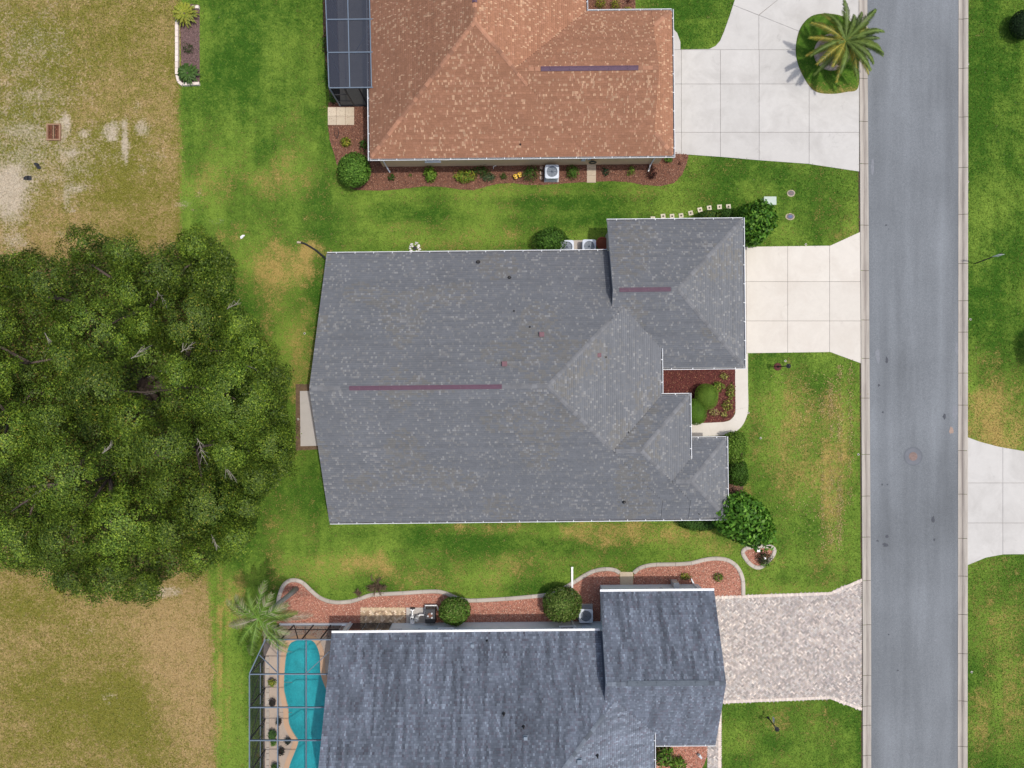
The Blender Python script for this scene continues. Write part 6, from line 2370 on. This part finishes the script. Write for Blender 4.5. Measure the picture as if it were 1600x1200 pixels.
def cover(label, px, py, rx, ry, lid):
    c = W(px, py)
    root = thing('meter_cover', label, 'meter cover', (c[0], c[1], 0))
    MB().lathe([(rx + .1, -0.02), (rx + .08, 0.012), (rx, 0.014)], sides=20, squash=(1, ry / rx)).build('soil_ring', pm('sand_ring', (0.40, 0.33, 0.25), .95, .25), root)
    MB().lathe([(rx, 0.0), (rx, 0.035), (rx - .04, 0.04), (rx - .05, 0.03)], sides=20, squash=(1, ry / rx)).build('rim', pm('cover_grey', (0.13, 0.12, 0.13), .7), root)
    MB().box((0, 0, 0.035), (rx * 1.0, ry * .8, 0.02)).build('lid', lid, root)


cover('grey oval meter cover nearest the driveway of the orange house', 1236, 302, .2, .17, pm('lid_brown', (0.16, 0.11, 0.10), .7))
cover('oval meter cover with a blue lid in the side lawn', 1234.5, 338.5, .24, .18, pm('lid_blue', (0.04, 0.07, 0.2), .5))

# storm drain in the field
c = W(85, 207)
dr_ = thing('storm_drain', 'rusty square storm drain grate in the dry field', 'drain', (c[0], c[1], 0))
RG = pm('grate_rust', (0.17, 0.06, 0.032), .85, .3)
RC = pm('drain_concrete', (0.27, 0.165, 0.10), .9, .2)
for dx, dy, sx, sy in ((-.44, 0, .1, 1.16), (.44, 0, .1, 1.16), (0, .53, .78, .1), (0, -.53, .78, .1), (0.0, 0, .07, .94)):
    MB().box((dx, dy, .05), (sx, sy, .14)).build('frame_side', RC, dr_)
MB().box((0, 0, .008), (.78, .96, .01)).build('pit', pm('pit_dark', (0.03, 0.014, 0.01), .95), dr_)
for k in range(8):
    if k not in (3, 4) or True:
        x = -.34 + k * .0975
        if abs(x) < .05:
            continue
        MB().box((x, 0, .06), (.05, .92, .03)).build('grate_bar', RG, dr_)


def rag(label, px, py, r, seed, rot, mat=BLACKP, name='plastic_scrap', cat='litter', ez=.06):
    c = W(px, py)
    rng = random.Random(seed)
    mb = MB()
    vs, fs = [], []
    N, M = 12, 4
    for i in range(M + 1):
        for k in range(N):
            a = 2 * math.pi * k / N
            f = r * i / M * (0.7 + 0.5 * rng.random())
            x, y = math.cos(a) * f * 1.5, math.sin(a) * f * .8
            vs.append((x * math.cos(rot) - y * math.sin(rot), x * math.sin(rot) + y * math.cos(rot), 0.02 + rng.uniform(0, ez)))
    for i in range(M):
        for k in range(N):
            fs.append((i * N + k, (i + 1) * N + k, (i + 1) * N + (k + 1) % N, i * N + (k + 1) % N))
    mb.add(vs, fs)
    mb.build(name, mat, label=label, cat=cat, loc=(c[0], c[1], 0))


rag('upper dark scrap of plastic lying in the dry field', 59, 259, .2, 1, -.7)
rag('lower dark scrap of plastic lying in the dry field', 44, 278, .24, 2, .1)
rag('white scrap lying near the tip of the oak', 379, 370, .12, 3, .6, WHITE)

# bent drain pipe from the grey roof corner
b_ = W(470, 379)
pts = [(470, 379, .07), (477, 381, .08), (486, 386, .1), (495, 392, .15), (504, 399.5, .3), (512, 407, .6), (520, 412, 1.2)]
mb = MB()
P = [Vector(W(a, b2, z)) - Vector(b_) for a, b2, z in pts]
mb.tube(P, .06, 10)
dp = mb.build('drain_pipe', BLACKP, smooth=True, label='bent black drain pipe lying at the grey roof corner', cat='pipe', loc=b_)
MB().tube([P[0] + Vector((-.25, .02, -.01)), P[0] + Vector((0.02, 0, 0))], [.075, .065], 10).build('end_fitting', pm('fitting_tan', (0.42, 0.34, 0.26), .7), dp)

# ring of white stones round a black outlet behind the grey roof
c = W(648.5, 388)
so = thing('drain_outlet', 'black outlet ringed by white stones behind the grey roof', 'outlet', (c[0], c[1], 0))
MB().lathe([(.13, 0), (.13, .1), (.09, .1), (.08, .03)], sides=14).build('outlet', BLACKP, so)
rr = random.Random(8)
for k in range(34):
    a = rr.uniform(0, 2 * math.pi); r = rr.uniform(.18, .42); s = rr.uniform(.05, .085)
    mb = MB(); uv_ellipsoid(mb, (math.cos(a) * r, math.sin(a) * r, s * .5), (s, s * rr.uniform(.7, 1), s * .7), 8, 5, (1, 1, 1))
    mb.build('stone', pm('white_stone', (0.66, 0.63, 0.6), .8, .1, rnd=.15), so)

# hose reel on the tan wall
hx = W(926, 252, 1.2)
hr = thing('hose_reel', 'coiled dark hose on the tan wall above the slab path', 'hose', (hx[0], 15.12, 0), ROT_M)
for k in range(4):
    ring_ = [(math.cos(t * math.pi / 12) * (.26 - .03 * k), -.12 - .03 * (k % 2), 1.2 + math.sin(t * math.pi / 12) * (.26 - .03 * k)) for t in range(25)]
    MB().tube(ring_, .022, 6, cap=False).build('hose_coil', pm('hose_dark', (0.03, 0.04, 0.04), .5), hr)
MB().box((0, -.04, 1.2), (.2, .12, .2)).build('bracket', pm('bracket_tan', (0.4, 0.3, 0.2), .7), hr)

# yellow garden ornament: two pairs of wings on a dark body
c = W(809, 275, .25)
orn = thing('garden_ornament', 'yellow and black winged garden ornament in the mulch', 'ornament', (c[0], c[1], 0), .4)
YEL = pm('ornament_yellow', (0.62, 0.38, 0.03), .4, .08)
MB().tube([(0, 0, 0), (0, 0, .2), (0, .16, .27)], [.02, .03, .045], 8).build('body', BLACKP, orn)
for sx in (-1, 1):
    for y, rx_, ry_ in ((.1, .16, .1), (-.06, .13, .1)):
        mb = MB(); uv_ellipsoid(mb, (sx * .16, y, .27), (rx_, ry_, .02), 12, 6, (1, 1, 1)); w_ = mb.build('wing', YEL, orn, smooth=True)
        mb = MB(); uv_ellipsoid(mb, (sx * .2, y, .292), (rx_ * .35, ry_ * .35, .012), 10, 5, (1, 1, 1)); mb.build('wing_spot', BLACKP, w_)
# short white hook standing in the bed
c = W(771, 264)
MB().tube([(0, 0, 0), (0, 0, .45), (.05, .02, .52), (.16, .05, .54), (.2, .05, .5)], .02, 7).build('garden_hook', VINYL, label='small curved white hook among the dark bed plants', cat='garden hook', loc=c)
# iron hoop by the slabs
c = W(531, 210)
hp = thing('garden_hoop', 'thin dark iron hoop standing in the mulch below the slabs', 'garden hoop', c)
MB().tube([(math.cos(t * math.pi / 10) * .13 - .13, math.sin(t * math.pi / 10) * .3, .35 + .1 * math.sin(t * math.pi / 10)) for t in range(21)], .014, 6, cap=False).build('hoop', DARKMETAL, hp)
MB().tube([(-.13, 0, 0), (-.13, -.3, .25)], .012, 6).build('stake', DARKMETAL, hp)
# stones beside the air conditioner
for k, (px, py) in enumerate(((846, 262), (845.5, 271), (845.5, 278))):
    c = W(px, py)
    mb = MB(); uv_ellipsoid(mb, (0, 0, .05), (.13, .16, .09), 10, 6, (1, 1, 1), zmin=-.8)
    mb.build('bed_stone', concrete_mat('bed_stone_m', (0.48, 0.36, 0.28), (.3, .2, .15), .4, .15), smooth=True, label='%s of the three pale stones left of the mulch bed air conditioner' % ('top', 'middle', 'lowest')[k].replace('top', 'topmost'), cat='stone', loc=c)
# white solar lights in the kidney bed
for k, (px, py, lb) in enumerate(((1185, 860, 'white square garden light in the upper kidney shaped bed'), (1195, 872, 'white square garden light among the dark kidney bed plant'))):
    c = W(px, py, .35)
    gl = thing('garden_light', lb, 'garden light', (c[0], c[1], 0))
    MB().tube([(0, 0, 0), (0, 0, .32)], .015, 6).build('stake', DARKMETAL, gl)
    MB().box((0, 0, .36), (.2 - .06 * k, .2 - .06 * k, .08)).build('head', VINYL, gl)
# small spotlight in the entry bed
c = W(1094, 1182, .2)
sl = thing('garden_spotlight', 'grey garden spotlight in the salmon chips by the slate garage', 'spotlight', (c[0], c[1], 0))
MB().tube([(0, 0, 0), (0, 0, .15)], .02, 6).build('stake', DARKMETAL, sl)
MB().tube([(-.12, .16, .26), (.1, -.14, .16)], [.11, .07], 12).build('head', ACB, sl)
# sprinkler heads
SPR = [(1169, 645, 'sprinkler head at the bend of the front walk'), (1188.5, 684.5, 'white ringed sprinkler head below the front walk'), (1341, 710, 'sprinkler head beside the kerb of the front lawn'), (1516, 499, 'sprinkler head beside the far kerb'),
       (1259, 382, 'dark capped sprinkler head at the edge of the cream driveway'), (1512, 100, 'upper pale marker at the far kerb'), (1512, 284, 'lower pale marker at the far kerb'), (476, 521, 'sprinkler head beside the left gable'), (466, 655, 'sprinkler head beside the patio'), (1227, 564, 'white stake light beside the lamp post'), (1518, 1050, 'pale sprinkler head on the lower far lawn')]
for px, py, lb in SPR:
    c = W(px, py)
    sp_ = thing('sprinkler_head', lb, 'sprinkler', c, 0, 'sprinkler heads in the lawn')
    MB().lathe([(.075, -.02), (.075, .03), (.05, .035)], sides=12).build('collar', pm('sprinkler_pale', (0.6, 0.56, 0.48), .8), sp_)
    MB().lathe([(.045, .03), (.045, .06), (.02, .065)], sides=10).build('cap', BLACKP, sp_)

# ------------------------------------------------------------------ grass blades of the lawns and the field
def grass_blades(mask_fn, n, hgt, wid, seed, name, label):
    rng = np.random.default_rng(seed)
    x = rng.uniform(-36.5, 36.5, n); y = rng.uniform(-27.6, 27.6, n)
    px, py = x / S0 + 800, 600 - y / S0
    ok = mask_fn(px, py)
    x, y, px, py = x[ok], y[ok], px[ok], py[ok]
    ok = np.ones(len(x), bool)
    for pl in OCC:
        xs_ = [p[0] for p in pl]; ys_ = [p[1] for p in pl]
        bb = np.flatnonzero((x > min(xs_)) & (x < max(xs_)) & (y > min(ys_)) & (y < max(ys_)))
        ok[bb[in_poly(x[bb], y[bb], pl)]] = False
    x, y = x[ok], y[ok]
    n = len(x)
    gi = np.clip(((x - gx0) / gs).round().astype(int), 0, nx); gj = np.clip(((y - gy0) / gs).round().astype(int), 0, ny)
    C = col4[gj * (nx + 1) + gi].copy()
    C[:, 0] += rng.normal(0, .22, n); C[:, 2] = np.clip(C[:, 2] + rng.normal(0, .38, n), 0, 1); C[:, 1] += rng.normal(0, .1, n)
    # every tuft: two crossed leaning blades
    a = rng.uniform(0, 2 * np.pi, n)
    h = hgt * rng.uniform(.6, 1.3, n)
    lean = rng.uniform(.9, 2.4, n) * h
    la = rng.uniform(0, 2 * np.pi, n)
    w = wid * rng.uniform(.6, 1.3, n)
    dx, dy = np.cos(a) * w / 2, np.sin(a) * w / 2
    tx, ty = x + np.cos(la) * lean, y + np.sin(la) * lean
    z0 = np.full(n, -.005)
    V = np.stack([np.stack([x - dx, y - dy, z0], 1), np.stack([x + dx, y + dy, z0], 1), np.stack([tx + dx * .4, ty + dy * .4, h * .85], 1), np.stack([tx - dx * .4, ty - dy * .4, h], 1)], 1).reshape(-1, 3)
    F = np.arange(4 * n).reshape(n, 4)
    me = np_mesh(name, V, F, np.repeat(C, 4, 0), GRASS)
    link(name, me, label=label, cat='grass', kind='stuff')
    print(name, n)


for hp_ in ([(-11.7, 8.2), (-11.7, -8.5), (13.5, -8.5), (13.5, -4), (11, -4), (11, 10.2), (6.5, 10.2), (6.5, 8.2)], [(11, 10.2), (14.8, 10.2), (14.8, 1.3), (11, 1.3)], [(-12, 15), (10.4, 15), (10.4, 24), (5, 24), (5, 38), (-12, 38)],
            [(-17.3, -16.6), (6, -16.6), (6, -14), (12.8, -14), (12.8, -23.5), (9, -23.5), (9, -33), (-17.3, -33)], isl, outer + inner[::-1], pxl([(462, 600), (500, 600), (500, 702), (462, 704)])):
    OCC.append(hp_)
lawn_m = lambda px, py: ((px > np.interp(py, FB_Y, FB_X)) & (px < kerb_l(py) - 13.5)) | (px > kerb_r(py) + 15)
field_m = lambda px, py: px < np.interp(py, FB_Y, FB_X)
grass_blades(lawn_m, 700000, .04, .065, 1, 'lawn_grass', 'short green grass blades of the mown lawns')
grass_blades(field_m, 700000, .05, .06, 2, 'field_grass', 'dry straw coloured grass of the rough field')

# dead thatch torn up in rows on the front lawn
rng = np.random.default_rng(55)
n = 9000
px_ = np.concatenate([rng.normal(c_, s_, n) for c_, s_ in ((1299, 3.2), (1312, 3.0), (1328, 2.6), (1285, 2.4), (1262, 32))])
py_ = np.concatenate([rng.uniform(a_, b_, n) for a_, b_ in ((590, 850), (570, 860), (560, 790), (620, 860), (580, 840))])
keep = rng.random(len(px_)) < np.repeat((0.13, 0.14, 0.05, 0.045, 0.09), n) * np.clip(2.6 * (fbm(px_ * .05, py_ * .035, 91) - .28), 0, 1)
px_, py_ = px_[keep], py_[keep]
n = len(px_)
P = np.stack([(px_ - 800) * S0, (600 - py_) * S0, rng.uniform(.02, .05, n)], 1)
V, F = leaf_arrays(P, np.stack([rng.normal(0, .4, n), rng.normal(0, .4, n), np.ones(n)], 1), .11, .04, rng)
V[:, 2] = np.maximum(V[:, 2], .006)
C = np.array([(0.36, 0.27, 0.11), (0.28, 0.20, 0.075), (0.44, 0.34, 0.16)])[rng.integers(0, 3, n)] * rng.uniform(.7, 1.2, n)[:, None]
link('dead_thatch', np_mesh('dead_thatch', V, F, np.repeat(C, 4, 0), CHIP), label='straw coloured dead thatch in rows on the front lawn', cat='thatch', kind='stuff')
